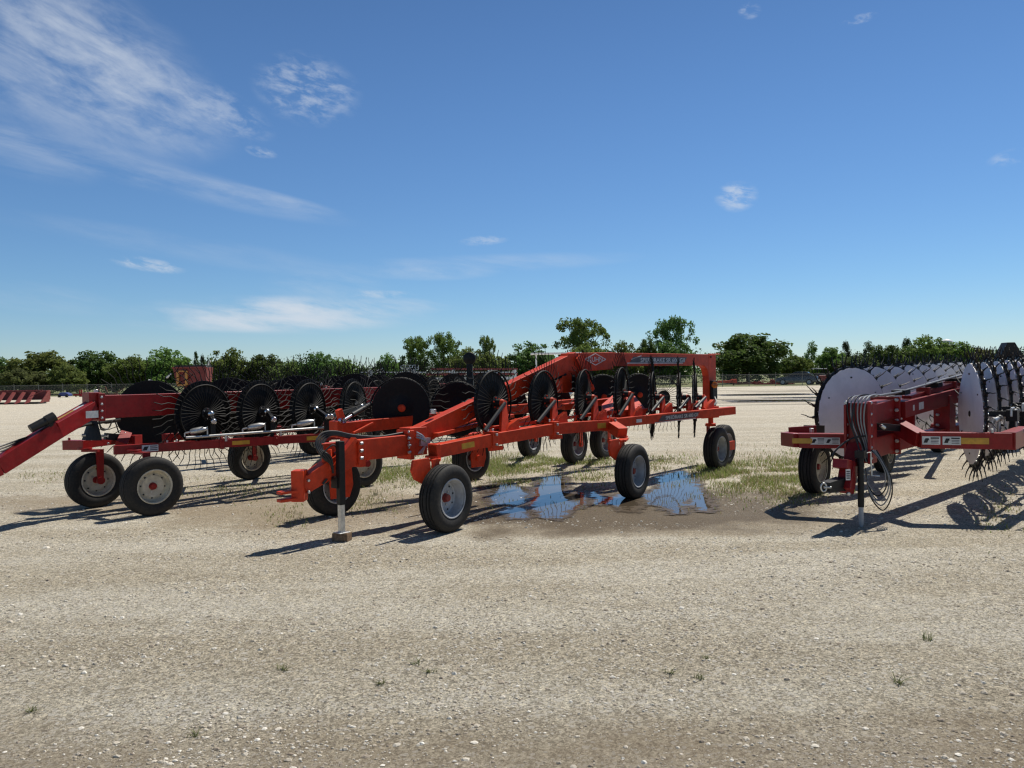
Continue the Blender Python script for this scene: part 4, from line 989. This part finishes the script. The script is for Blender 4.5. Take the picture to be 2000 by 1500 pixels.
# thicket: far-off undergrowth that reads as one mass
r = random.Random(5); vs, fs = [], []
x = -95
while x < 105:
    yb = 84 + (x + 95) * .075 + 13; h = 2.6 + 2.0 * (mnoise.noise(V((x * .13, 3, 0))) + .5) + r.uniform(0, .8); w = r.uniform(1.2, 2.2)
    for k in range(230):
        d = V((r.gauss(0, 1), r.gauss(0, 1), r.gauss(0, 1))).normalized() * r.random() ** .4
        add_leaf(vs, fs, V((x + d.x * w, yb + r.uniform(-1.5, 3) + d.y, max(.1, h * .5 + d.z * h * .55))), r.uniform(.2, .38), r)
    x += .62
me = bpy.data.meshes.new('thicket'); me.from_pydata([tuple(v) for v in vs], [], fs)
for k in ('dark', 'cedar', 'mid', 'dark'): me.materials.append(LEAF[k])
me.polygons.foreach_set('material_index', [min(3, int((mnoise.noise(V((vs[f[0]].x * .09, vs[f[0]].z * .4, 7))) + .75) * 2.2)) if True else 0 for f in fs])
o = link('thicket', me); tag(o, 'dense green undergrowth along the foot of the trees', 'undergrowth', None, 'stuff')

# ================================================================== ground
m, t, bs, out = nt('gravel')
tc = N(t, 'ShaderNodeTexCoord'); P_ = tc.outputs['Object']
def noise(scale, detail=4, vec=None, rough=.55, sxy=None):
    n_ = N(t, 'ShaderNodeTexNoise', i_Scale=scale, i_Detail=float(detail), i_Roughness=rough)
    src = P_
    if sxy:
        mp = N(t, 'ShaderNodeMapping'); mp.inputs['Scale'].default_value = (*sxy, 1); t.links.new(P_, mp.inputs[0]); src = mp.outputs[0]
    t.links.new(src, n_.inputs['Vector']); return n_.outputs[0]
sp = N(t, 'ShaderNodeSeparateXYZ'); t.links.new(P_, sp.inputs[0]); X, Yc = sp.outputs[0], sp.outputs[1]
band = mth(t, 'ADD', mth(t, 'MULTIPLY', noise(.8, 6, sxy=(.22, 1.5)), .7), mth(t, 'MULTIPLY', noise(.9, 5), .3))
base = mix(t, sstep(t, band, .38, .62), (.445, .39, .29), (.575, .525, .415))
base = mix(t, sstep(t, noise(7, 9, rough=.8), .40, .68), base, mix(t, .5, base, (.27, .22, .15)))
wv = N(t, 'ShaderNodeTexNoise', i_Scale=40.0, i_Detail=3.0); t.links.new(P_, wv.inputs['Vector'])
wp = N(t, 'ShaderNodeVectorMath', operation='MULTIPLY_ADD'); t.links.new(wv.outputs['Color'], wp.inputs[0]); wp.inputs[1].default_value = (.03, .03, 0); t.links.new(P_, wp.inputs[2])
def vor(sc_):
    v_ = N(t, 'ShaderNodeTexVoronoi', i_Scale=sc_); v_.voronoi_dimensions = '2D'; t.links.new(wp.outputs[0], v_.inputs['Vector'])
    c_ = N(t, 'ShaderNodeSeparateColor'); t.links.new(v_.outputs['Color'], c_.inputs[0]); return v_, c_
vo, vg = vor(105.0); v3, v3g = vor(48.0); v2, v2c = vor(24.0)
fine = noise(230, 5, rough=.8)
k1 = mth(t, 'MULTIPLY', mth(t, 'MULTIPLY_ADD', vg.outputs[0], 1.05, .50), mth(t, 'MULTIPLY_ADD', sstep(t, fine, .36, .64), .8, .60))
k1 = mth(t, 'MULTIPLY', k1, mth(t, 'MULTIPLY_ADD', v3g.outputs[1], .45, .79))
vm = N(t, 'ShaderNodeVectorMath', operation='SCALE'); t.links.new(base, vm.inputs[0]); t.links.new(k1, vm.inputs['Scale'])
dens = sstep(t, band, .44, .60)
white = mth(t, 'MULTIPLY', mth(t, 'GREATER_THAN', v2c.outputs[0], mth(t, 'MULTIPLY_ADD', dens, -.28, .93)), mth(t, 'LESS_THAN', v2.outputs['Distance'], mth(t, 'MULTIPLY_ADD', v2c.outputs[1], .28, .14)))
wh2 = mth(t, 'MULTIPLY', mth(t, 'GREATER_THAN', v3g.outputs[0], mth(t, 'MULTIPLY_ADD', dens, -.3, .86)), mth(t, 'LESS_THAN', v3.outputs['Distance'], .38))
white = mth(t, 'MAXIMUM', white, wh2)
c = mix(t, mth(t, 'MULTIPLY', white, .8), vm.outputs[0], (.72, .67, .58))
# bare earth: around the puddles, under the left rake, and nearest the camera
wob = mth(t, 'MULTIPLY_ADD', noise(1.1, 6), 1.5, -.75)
def blob(cx, cy, rx, ry, wv=.8):
    dx = mth(t, 'DIVIDE', mth(t, 'SUBTRACT', X, cx), rx); dy = mth(t, 'DIVIDE', mth(t, 'SUBTRACT', Yc, cy), ry)
    d = mth(t, 'SQRT', mth(t, 'ADD', mth(t, 'MULTIPLY', dx, dx), mth(t, 'MULTIPLY', dy, dy)))
    return sstep(t, mth(t, 'ADD', d, mth(t, 'MULTIPLY', wob, wv)), 1.15, .75)
mud = blob(1.3, 9.5, 2.8, 1.6)
earth = mth(t, 'MAXIMUM', mth(t, 'MAXIMUM', blob(-1.2, 9.7, 3.2, 1.3), blob(-4.6, 10.7, 3.2, 1.0)), mth(t, 'MULTIPLY', sstep(t, mth(t, 'ADD', Yc, mth(t, 'MULTIPLY', wob, .8)), 3.95, 3.25), .9))
earth = mth(t, 'MAXIMUM', earth, mth(t, 'MULTIPLY', blob(1.6, 8.3, 2.6, .55), .7))
c = mix(t, mth(t, 'MULTIPLY', earth, .62), c, mix(t, vg.outputs[1], (.25, .185, .115), (.38, .30, .20)))
c = mix(t, mth(t, 'MULTIPLY', mud, .9), c, mix(t, vg.outputs[1], (.10, .070, .038), (.18, .132, .076)))
# ruts of damp ground far off on the right
far = mth(t, 'MULTIPLY', sstep(t, noise(1, 3, sxy=(.035, .55)), .54, .60), mth(t, 'MULTIPLY', sstep(t, Yc, 28.0, 42.0), sstep(t, X, 2.0, 14.0)))
c = mix(t, mth(t, 'MULTIPLY', far, .8), c, (.10, .08, .055))
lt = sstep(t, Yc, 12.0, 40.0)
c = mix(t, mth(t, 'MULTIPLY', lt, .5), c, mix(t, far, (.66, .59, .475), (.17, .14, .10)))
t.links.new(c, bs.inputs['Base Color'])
t.links.new(mth(t, 'SUBTRACT', .95, mth(t, 'MULTIPLY', mud, .35)), bs.inputs['Roughness']); bs.inputs['Specular IOR Level'].default_value = .25
hgt = mth(t, 'ADD', mth(t, 'MULTIPLY', white, .7), mth(t, 'MULTIPLY', fine, 1.2))
hgt = mth(t, 'ADD', hgt, mth(t, 'MULTIPLY', vg.outputs[2], .35))
bn = N(t, 'ShaderNodeBump', i_Strength=1.0, i_Distance=.012); t.links.new(hgt, bn.inputs['Height']); t.links.new(bn.outputs[0], bs.inputs['Normal'])
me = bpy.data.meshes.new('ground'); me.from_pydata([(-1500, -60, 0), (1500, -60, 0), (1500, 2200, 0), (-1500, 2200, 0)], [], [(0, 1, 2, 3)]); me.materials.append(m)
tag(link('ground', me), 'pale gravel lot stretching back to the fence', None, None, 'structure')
m, t, bs, out = nt('field_grass'); tc = N(t, 'ShaderNodeTexCoord')
n1 = N(t, 'ShaderNodeTexNoise', i_Scale=.35, i_Detail=8.0, i_Roughness=.7); t.links.new(tc.outputs['Object'], n1.inputs['Vector'])
t.links.new(mix(t, sstep(t, n1.outputs[0], .38, .62), (.12, .14, .045), (.23, .225, .095)), bs.inputs['Base Color']); bs.inputs['Roughness'].default_value = .95
me = bpy.data.meshes.new('field'); o0 = V((0, -.7, .004))
me.from_pydata([tuple(fl + o0 - fdir * 300), tuple(fr_ + o0 + fdir * 300), (1200, 1500, .004), (-1200, 1500, .004)], [], [(0, 1, 2, 3)]); me.materials.append(m)
tag(link('field', me), None, None, None, 'structure')

# ---------------- puddles
m, t, bs, out = nt('puddle_water'); tc = N(t, 'ShaderNodeTexCoord')
bs.inputs['Base Color'].default_value = (.085, .066, .045, 1); bs.inputs['Roughness'].default_value = .02; bs.inputs['IOR'].default_value = 1.5; bs.inputs['Specular IOR Level'].default_value = .75
n1 = N(t, 'ShaderNodeTexNoise', i_Scale=9.0, i_Detail=3.0); t.links.new(tc.outputs['Object'], n1.inputs['Vector'])
bn = N(t, 'ShaderNodeBump', i_Strength=.05, i_Distance=.01); t.links.new(n1.outputs[0], bn.inputs['Height']); t.links.new(bn.outputs[0], bs.inputs['Normal'])
at_ = N(t, 'ShaderNodeAttribute', attribute_name='depth')
geo = N(t, 'ShaderNodeNewGeometry').outputs['Position']
n2 = N(t, 'ShaderNodeTexNoise', i_Scale=5.0, i_Detail=8.0, i_Roughness=.65); t.links.new(geo, n2.inputs['Vector'])
dp = mth(t, 'ADD', at_.outputs['Fac'], mth(t, 'MULTIPLY_ADD', n2.outputs[0], .60, -.275))
wet = N(t, 'ShaderNodeBsdfPrincipled'); wet.inputs['Base Color'].default_value = (.085, .058, .032, 1); wet.inputs['Roughness'].default_value = .42
tr = N(t, 'ShaderNodeBsdfTransparent'); mx = N(t, 'ShaderNodeMixShader'); m2 = N(t, 'ShaderNodeMixShader')
t.links.new(sstep(t, dp, -.16, -.01), mx.inputs[0]); t.links.new(tr.outputs[0], mx.inputs[1]); t.links.new(wet.outputs[0], mx.inputs[2])
t.links.new(sstep(t, dp, -.012, .03), m2.inputs[0]); t.links.new(mx.outputs[0], m2.inputs[1]); t.links.new(bs.outputs[0], m2.inputs[2]); t.links.new(m2.outputs[0], out.inputs[0])
PUD = m
def puddle(pts, z=.006, res=.04, ext=.22):
    g_ = [gnd(*p) for p in pts]; n_ = len(g_)
    x0 = min(p.x for p in g_) - ext; x1 = max(p.x for p in g_) + ext; y0 = min(p.y for p in g_) - ext; y1 = max(p.y for p in g_) + ext
    nx, ny = int((x1 - x0) / res) + 1, int((y1 - y0) / res) + 1; vs_, dep = [], []
    c_ = V(((x0 + x1) / 2, (y0 + y1) / 2, 0))
    for j in range(ny + 1):
        for i in range(nx + 1):
            p = V((x0 + i * res, y0 + j * res, 0)); ins = False; dm = 9
            for k in range(n_):
                a, b_ = g_[k], g_[(k + 1) % n_]; dm = min(dm, (p - nearest(p, a, b_)).length)
                if (a.y > p.y) != (b_.y > p.y) and p.x < (b_.x - a.x) * (p.y - a.y) / (b_.y - a.y) + a.x: ins = not ins
            vs_.append(p - c_); dep.append((dm if ins else -dm) / (res / .04))
    fs_ = []
    for j in range(ny):
        for i in range(nx):
            q = (j * (nx + 1) + i, j * (nx + 1) + i + 1, (j + 1) * (nx + 1) + i + 1, (j + 1) * (nx + 1) + i)
            if max(dep[k] for k in q) > -ext: fs_.append(q)
    me = bpy.data.meshes.new('puddle'); me.from_pydata([tuple(v) for v in vs_], [], fs_); me.materials.append(PUD)
    a_ = me.attributes.new('depth', 'FLOAT', 'POINT'); a_.data.foreach_set('value', dep)
    return tag(link('puddle', me, None, M.Translation((c_.x, c_.y, z))), None, None, None, 'structure')
puddle([(948, 950), (985, 944), (1030, 956), (1062, 966), (1050, 980), (1010, 986), (965, 984), (960, 968)], 0.006)
puddle([(985, 1000), (1005, 992), (1030, 996), (1026, 1012), (1000, 1012)], 0.0075)
puddle([(1062, 934), (1098, 930), (1104, 945), (1098, 962), (1120, 968), (1145, 962), (1142, 985), (1110, 998), (1085, 1014), (1062, 1010), (1040, 990), (1046, 965)], 0.009)
puddle([(1160, 962), (1185, 975), (1215, 968), (1240, 975), (1262, 962), (1235, 1000), (1200, 985), (1165, 986)], 0.0105)
puddle([(1292, 932), (1330, 922), (1352, 930), (1362, 955), (1378, 975), (1382, 1000), (1360, 990), (1345, 972), (1335, 985), (1325, 1004), (1300, 992), (1268, 985), (1258, 970), (1290, 955)], 0.012)
for pts in ([(1405, 771), (1480, 769.6), (1560, 769.4), (1590, 771), (1500, 772.2), (1420, 772.6)], [(1430, 783), (1480, 781.5), (1570, 781), (1600, 782.5), (1530, 784), (1440, 784.5)], [(1500, 777), (1560, 776), (1640, 776), (1600, 777.5)]):
    puddle(pts, .006, .25, .5)

# ---------------- loose stones, grass, weeds
r = random.Random(11); vs, fs = [], []
def stone(p, s):
    k = len(vs); a0 = r.uniform(0, 6.3); fl_ = r.uniform(.35, .7); el = r.uniform(.6, 1)
    ring = [V((math.cos(a0 + i * PI / 3) * r.uniform(.75, 1.1), math.sin(a0 + i * PI / 3) * r.uniform(.75, 1.1) * el, r.uniform(-.1, .15))) for i in range(6)]
    tops = [V((x_.x * .55, x_.y * .55, r.uniform(.6, .9) * fl_)) for x_ in ring[::2]]
    vs.extend(p + x_ * s for x_ in ring + tops)
    fs.extend([(k + 6, k + 7, k + 8)] + [(k + 2 * i, k + 2 * i + 1, k + 6 + i) for i in range(3)] + [(k + 2 * i + 1, k + (2 * i + 2) % 6, k + 6 + (i + 1) % 3, k + 6 + i) for i in range(3)])
cnt = 0
while cnt < 24000:
    Y = 3.0 + 10.5 * r.random() ** 1.5; x = r.uniform(-.76, .76) * Y
    d = mnoise.noise(V((x * .55, Y * 1.3, 2.2))) + .6 * mnoise.noise(V((x * 1.7, Y * 2.7, 5)))
    if r.random() > .38 + d * 1.1: continue
    s = min(.022, .0040 * math.exp(r.gauss(0, .55)) * (1 + Y * .09)); stone(V((x, Y, .001)), s); cnt += 1
for px, py, s in ((614, 1218, .035), (305, 1241, .028), (90, 1070, .05), (548, 1271, .022), (440, 1394, .02), (1636, 1403, .016), (1945, 1160, .03), (1690, 1160, .03), (620, 1100, .03), (388, 1394, .016)): stone(gnd(px, py), s)
m, t, bs, out = nt('loose_stone'); g_ = N(t, 'ShaderNodeNewGeometry')
cr = N(t, 'ShaderNodeValToRGB'); t.links.new(g_.outputs['Random Per Island'], cr.inputs[0])
for i, (pos, col) in enumerate(((0, (.27, .22, .165)), (.35, (.42, .365, .285)), (.7, (.58, .525, .43)), (1, (.78, .74, .65)))):
    e = cr.color_ramp.elements[i] if i < 2 else cr.color_ramp.elements.new(pos); e.position = pos; e.color = (*col, 1)
t.links.new(cr.outputs[0], bs.inputs['Base Color']); bs.inputs['Roughness'].default_value = .9
me = bpy.data.meshes.new('gravel'); me.from_pydata([tuple(v) for v in vs], [], fs); me.materials.append(m)
tag(link('gravel', me), 'pale loose limestone chips lying over the lot', 'gravel', None, 'stuff')
def grassmat(name, c0_, c1_):
    m, t, b, out = nt(name); g_ = N(t, 'ShaderNodeNewGeometry')
    t.links.new(mix(t, g_.outputs['Random Per Island'], c0_, c1_), b.inputs['Base Color']); b.inputs['Roughness'].default_value = .7
    tl_ = N(t, 'ShaderNodeBsdfTranslucent'); tl_.inputs[0].default_value = (*c1_, 1); mx = N(t, 'ShaderNodeMixShader', i_0=.3)
    t.links.new(b.outputs[0], mx.inputs[1]); t.links.new(tl_.outputs[0], mx.inputs[2]); t.links.new(mx.outputs[0], out.inputs[0]); return m
GR = [grassmat('green_grass', (.14, .185, .04), (.28, .34, .09)), grassmat('dry_grass', (.28, .23, .12), (.44, .37, .21)), grassmat('weed_leaf', (.09, .11, .04), (.19, .20, .08))]
def blade(vs, fs, p, h, w, r, lean=.5):
    a = r.uniform(0, 2 * PI); s = V((math.cos(a), math.sin(a), 0)) * w; f = V((-math.sin(a), math.cos(a), 0)) * h * r.uniform(.05, lean); k = len(vs)
    vs += [p - s, p + s, p + s * .7 + f * .35 + UP * h * .55, p - s * .7 + f * .35 + UP * h * .55, p + f + UP * h]; fs += [(k, k + 1, k + 2, k + 3), (k + 3, k + 2, k + 4)]
vs, fs, mi = [], [], []; r = random.Random(21)
for px, py, rx, ry, n, h, dry in ((770, 926, 95, 26, 1500, .09, .35), (960, 912, 140, 22, 3000, .11, .35), (1110, 903, 110, 16, 1500, .10, .3), (1160, 935, 50, 14, 420, .07, .4), (1000, 940, 60, 12, 350, .07, .4),
        (1290, 905, 80, 20, 700, .08, .55), (1400, 922, 60, 18, 1100, .12, .3), (1475, 930, 120, 40, 3400, .09, .5), (1555, 915, 45, 35, 900, .09, .4), (1550, 965, 60, 25, 500, .06, .7), (450, 955, 150, 24, 500, .06, .7), (700, 985, 90, 20, 300, .06, .8), (1060, 985, 130, 20, 70, .05, .4),
        (100, 930, 90, 14, 250, .05, .8), (1330, 960, 60, 30, 160, .06, .5), (1950, 1000, 60, 60, 250, .05, .8), (560, 1010, 60, 25, 110, .06, .8)):
    for k in range(int(n * 2.4)):
        q = (r.gauss(0, .48), r.gauss(0, .48)); g = gnd(px + q[0] * rx, max(870, py + q[1] * ry))
        if mnoise.noise(V((g.x * 1.5, g.y * 1.5, 4))) < -.05 + r.uniform(-.25, .1): continue
        blade(vs, fs, g, h * r.uniform(.25, 1.1) * .85, r.uniform(.0035, .0065), r, 1.1); d = 1 if r.random() < dry * .75 else 0; mi += [d, d]
me = bpy.data.meshes.new('grass'); me.from_pydata([tuple(v) for v in vs], [], fs)
for x_ in GR: me.materials.append(x_)
me.polygons.foreach_set('material_index', mi)
tag(link('grass', me), 'sparse green and straw coloured grass around the puddles and wheels', 'grass', None, 'stuff')
WEEDS = [(555, 1308, .07, 'dark green weed tuft in the gravel below the leftmost rake'), (814, 1296, .07, 'flat green weed tuft, upper of a close pair near the middle'), (838, 1314, .06, 'brownish weed tuft, lower of a close pair near the middle'),
    (742, 1336, .05, 'thin dry weed left of the close pair of tufts'), (1812, 1250, .09, 'largest green weed tuft at the far right of the gravel'), (1755, 1334, .08, 'spiky brown weed below the largest right hand tuft'),
    (380, 1438, .05, 'small dark weed in the brown earth at the lower left'), (64, 1390, .06, 'dark weed at the lower left edge'), (1308, 1314, .06, 'leaning dry stalk right of the middle gravel'),
    (1380, 1286, .04, 'tiny weed right of the leaning dry stalk'), (1365, 1325, .05, 'thin weed just below the tiny one'), (735, 968, .18, 'tall thin weed standing between the orange rake\'s front tyres')]
for px, py, s, lab_ in WEEDS:
    vs, fs = [], []; g = gnd(px, py)
    s *= .7
    for k in range(20):
        p = V((r.gauss(0, .35) * s, r.gauss(0, .3) * s, 0)); blade(vs, fs, p, s * r.uniform(.25, .9), .002 + s * .022, r, 3.0 if s < .12 else .7)
    me = bpy.data.meshes.new('weed_tuft'); me.from_pydata([tuple(v) for v in vs], [], fs); me.materials.append(GR[2])
    tag(link('weed_tuft', me, None, M.Translation(g)), lab_, 'weed', 'weeds in the gravel')

# ================================================================== sky, sun
SUN = V((.645 * .545, .765 * .545, .84)).normalized()
el = math.asin(SUN.z); az = math.atan2(SUN.x, SUN.y)
w = bpy.data.worlds.new('World'); sc.world = w; w.use_nodes = True; t = w.node_tree; t.nodes.clear()
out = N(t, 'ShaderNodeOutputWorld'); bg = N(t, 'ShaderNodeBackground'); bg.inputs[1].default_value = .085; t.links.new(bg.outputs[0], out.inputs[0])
sk = N(t, 'ShaderNodeTexSky'); sk.sky_type = 'NISHITA'; sk.sun_disc = False; sk.sun_elevation = el; sk.sun_rotation = az
sk.air_density = 1.0; sk.dust_density = .0; sk.ozone_density = 2.5; sk.altitude = 300
tc = N(t, 'ShaderNodeTexCoord'); sp = N(t, 'ShaderNodeSeparateXYZ'); t.links.new(tc.outputs['Generated'], sp.inputs[0])
AZ = mth(t, 'ARCTAN2', sp.outputs[0], sp.outputs[1]); EL = mth(t, 'ARCSINE', sp.outputs[2])
def ang(px, py):
    d = (RC @ V(((px - 1000) / F, -(py - 750) / F, -1))).normalized(); return math.atan2(d.x, d.y), math.asin(d.z)
def cnoise(sx, sy, rot, detail, lo, hi, seed):
    cb = N(t, 'ShaderNodeCombineXYZ'); c_, s_ = math.cos(rot), math.sin(rot)
    t.links.new(mth(t, 'MULTIPLY', mth(t, 'ADD', mth(t, 'MULTIPLY', AZ, c_), mth(t, 'MULTIPLY', EL, s_)), sx), cb.inputs[0])
    t.links.new(mth(t, 'MULTIPLY', mth(t, 'SUBTRACT', mth(t, 'MULTIPLY', EL, c_), mth(t, 'MULTIPLY', AZ, s_)), sy), cb.inputs[1]); cb.inputs[2].default_value = seed
    n_ = N(t, 'ShaderNodeTexNoise', i_Scale=1.0, i_Detail=9.0, i_Roughness=.62, i_Distortion=.25); t.links.new(cb.outputs[0], n_.inputs['Vector'])
    return sstep(t, n_.outputs[0], lo, hi)
nA = cnoise(13, 36, -.30, 9, .26, .80, 1.3); nB = cnoise(8, 40, -.15, 9, .30, .72, 4.1); nC = cnoise(34, 80, -.2, 9, .40, .68, 8.8)
tot = None
for px, py, rx, ry, rot, st, nn_ in ((90, 85, 360, 165, -.38, .52, nA), (250, 165, 240, 95, -.42, .36, nA), (430, 215, 120, 45, -.38, .32, nC), (600, 175, 120, 70, -.1, .42, nC), (300, 342, 430, 34, -.18, .26, nB), (520, 385, 170, 16, -.17, .26, nB), (30, 290, 160, 50, -.2, .2, nB),
        (560, 615, 330, 42, 0.0, .80, nB), (540, 600, 110, 26, .03, .5, nB), (480, 632, 240, 20, .02, .55, nB), (770, 598, 160, 20, 0, .45, nB), (290, 517, 75, 15, -.12, .55, nC), (740, 575, 90, 10, 0, .40, nC), (640, 560, 150, 40, .0, .2, nB), (1438, 384, 48, 32, 0, .65, nC), (1464, 20, 26, 16, -.2, .6, nC), (1680, 37, 36, 9, .05, .6, nC), (510, 297, 36, 12, -.15, .5, nC),
        (950, 515, 380, 22, .02, .22, nB), (945, 470, 60, 12, .05, .4, nC), (1985, 305, 50, 16, .1, .4, nC), (840, 535, 160, 16, 0, .25, nB), (400, 490, 420, 30, -.12, .12, nB), (60, 580, 180, 30, -.1, .15, nB)):
    a0, e0 = ang(px, py); k = math.cos(a0) * math.cos(a0)
    da = mth(t, 'SUBTRACT', AZ, a0); de = mth(t, 'SUBTRACT', EL, e0); c_, s_ = math.cos(rot), math.sin(rot)
    u = mth(t, 'DIVIDE', mth(t, 'ADD', mth(t, 'MULTIPLY', da, c_), mth(t, 'MULTIPLY', de, s_)), rx / F * .9)
    v = mth(t, 'DIVIDE', mth(t, 'SUBTRACT', mth(t, 'MULTIPLY', de, c_), mth(t, 'MULTIPLY', da, s_)), ry / F * .95)
    msk = mth(t, 'MULTIPLY', mth(t, 'MULTIPLY', sstep(t, mth(t, 'ADD', mth(t, 'MULTIPLY', u, u), mth(t, 'MULTIPLY', v, v)), 1.0, .0), nn_), st)
    tot = msk if tot is None else mth(t, 'ADD', tot, mth(t, 'MULTIPLY', msk, mth(t, 'SUBTRACT', 1.0, tot)))
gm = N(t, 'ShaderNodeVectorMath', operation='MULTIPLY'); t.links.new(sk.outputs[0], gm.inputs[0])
tint = mix(t, sstep(t, EL, .0, .12), (.74, .91, 1.14), (.67, .91, 1.14)); tint = mix(t, sstep(t, EL, .5, .9), tint, (1.0, .92, .82)); t.links.new(tint, gm.inputs[1])  # second mix: sky overhead, out of view, tinted warm to neutralise shadow colour
gd = N(t, 'ShaderNodeVectorMath', operation='SCALE'); t.links.new(gm.outputs[0], gd.inputs[0]); t.links.new(mth(t, 'MULTIPLY_ADD', sstep(t, EL, .25, 1.1), -.55, 1.0), gd.inputs['Scale'])  # sky dimmed towards the zenith to weaken fill in the shadows
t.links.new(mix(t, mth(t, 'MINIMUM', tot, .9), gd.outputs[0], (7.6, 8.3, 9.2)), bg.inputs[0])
ld_ = bpy.data.lights.new('sun', 'SUN'); ld_.energy = 5.0; ld_.angle = math.radians(.5); ld_.color = (1, .95, .87)
lo = bpy.data.objects.new('sun', ld_); COL.objects.link(lo); lo.rotation_euler = SUN.to_track_quat('Z', 'Y').to_euler(); lo.location = (20, 10, 30)
sc.view_settings.view_transform = 'Standard'; sc.view_settings.look = 'None'; sc.view_settings.exposure = 0
sc.render.engine = 'CYCLES'; sc.cycles.use_denoising = True; sc.cycles.denoiser = 'OPENIMAGEDENOISE'; sc.cycles.denoising_input_passes = 'RGB_ALBEDO_NORMAL'; sc.cycles.denoising_prefilter = 'ACCURATE'; sc.cycles.sample_clamp_indirect = 4; sc.cycles.use_adaptive_sampling = False; sc.cycles.filter_width = 1.3
sc.cycles.max_bounces = 6; sc.cycles.transparent_max_bounces = 12
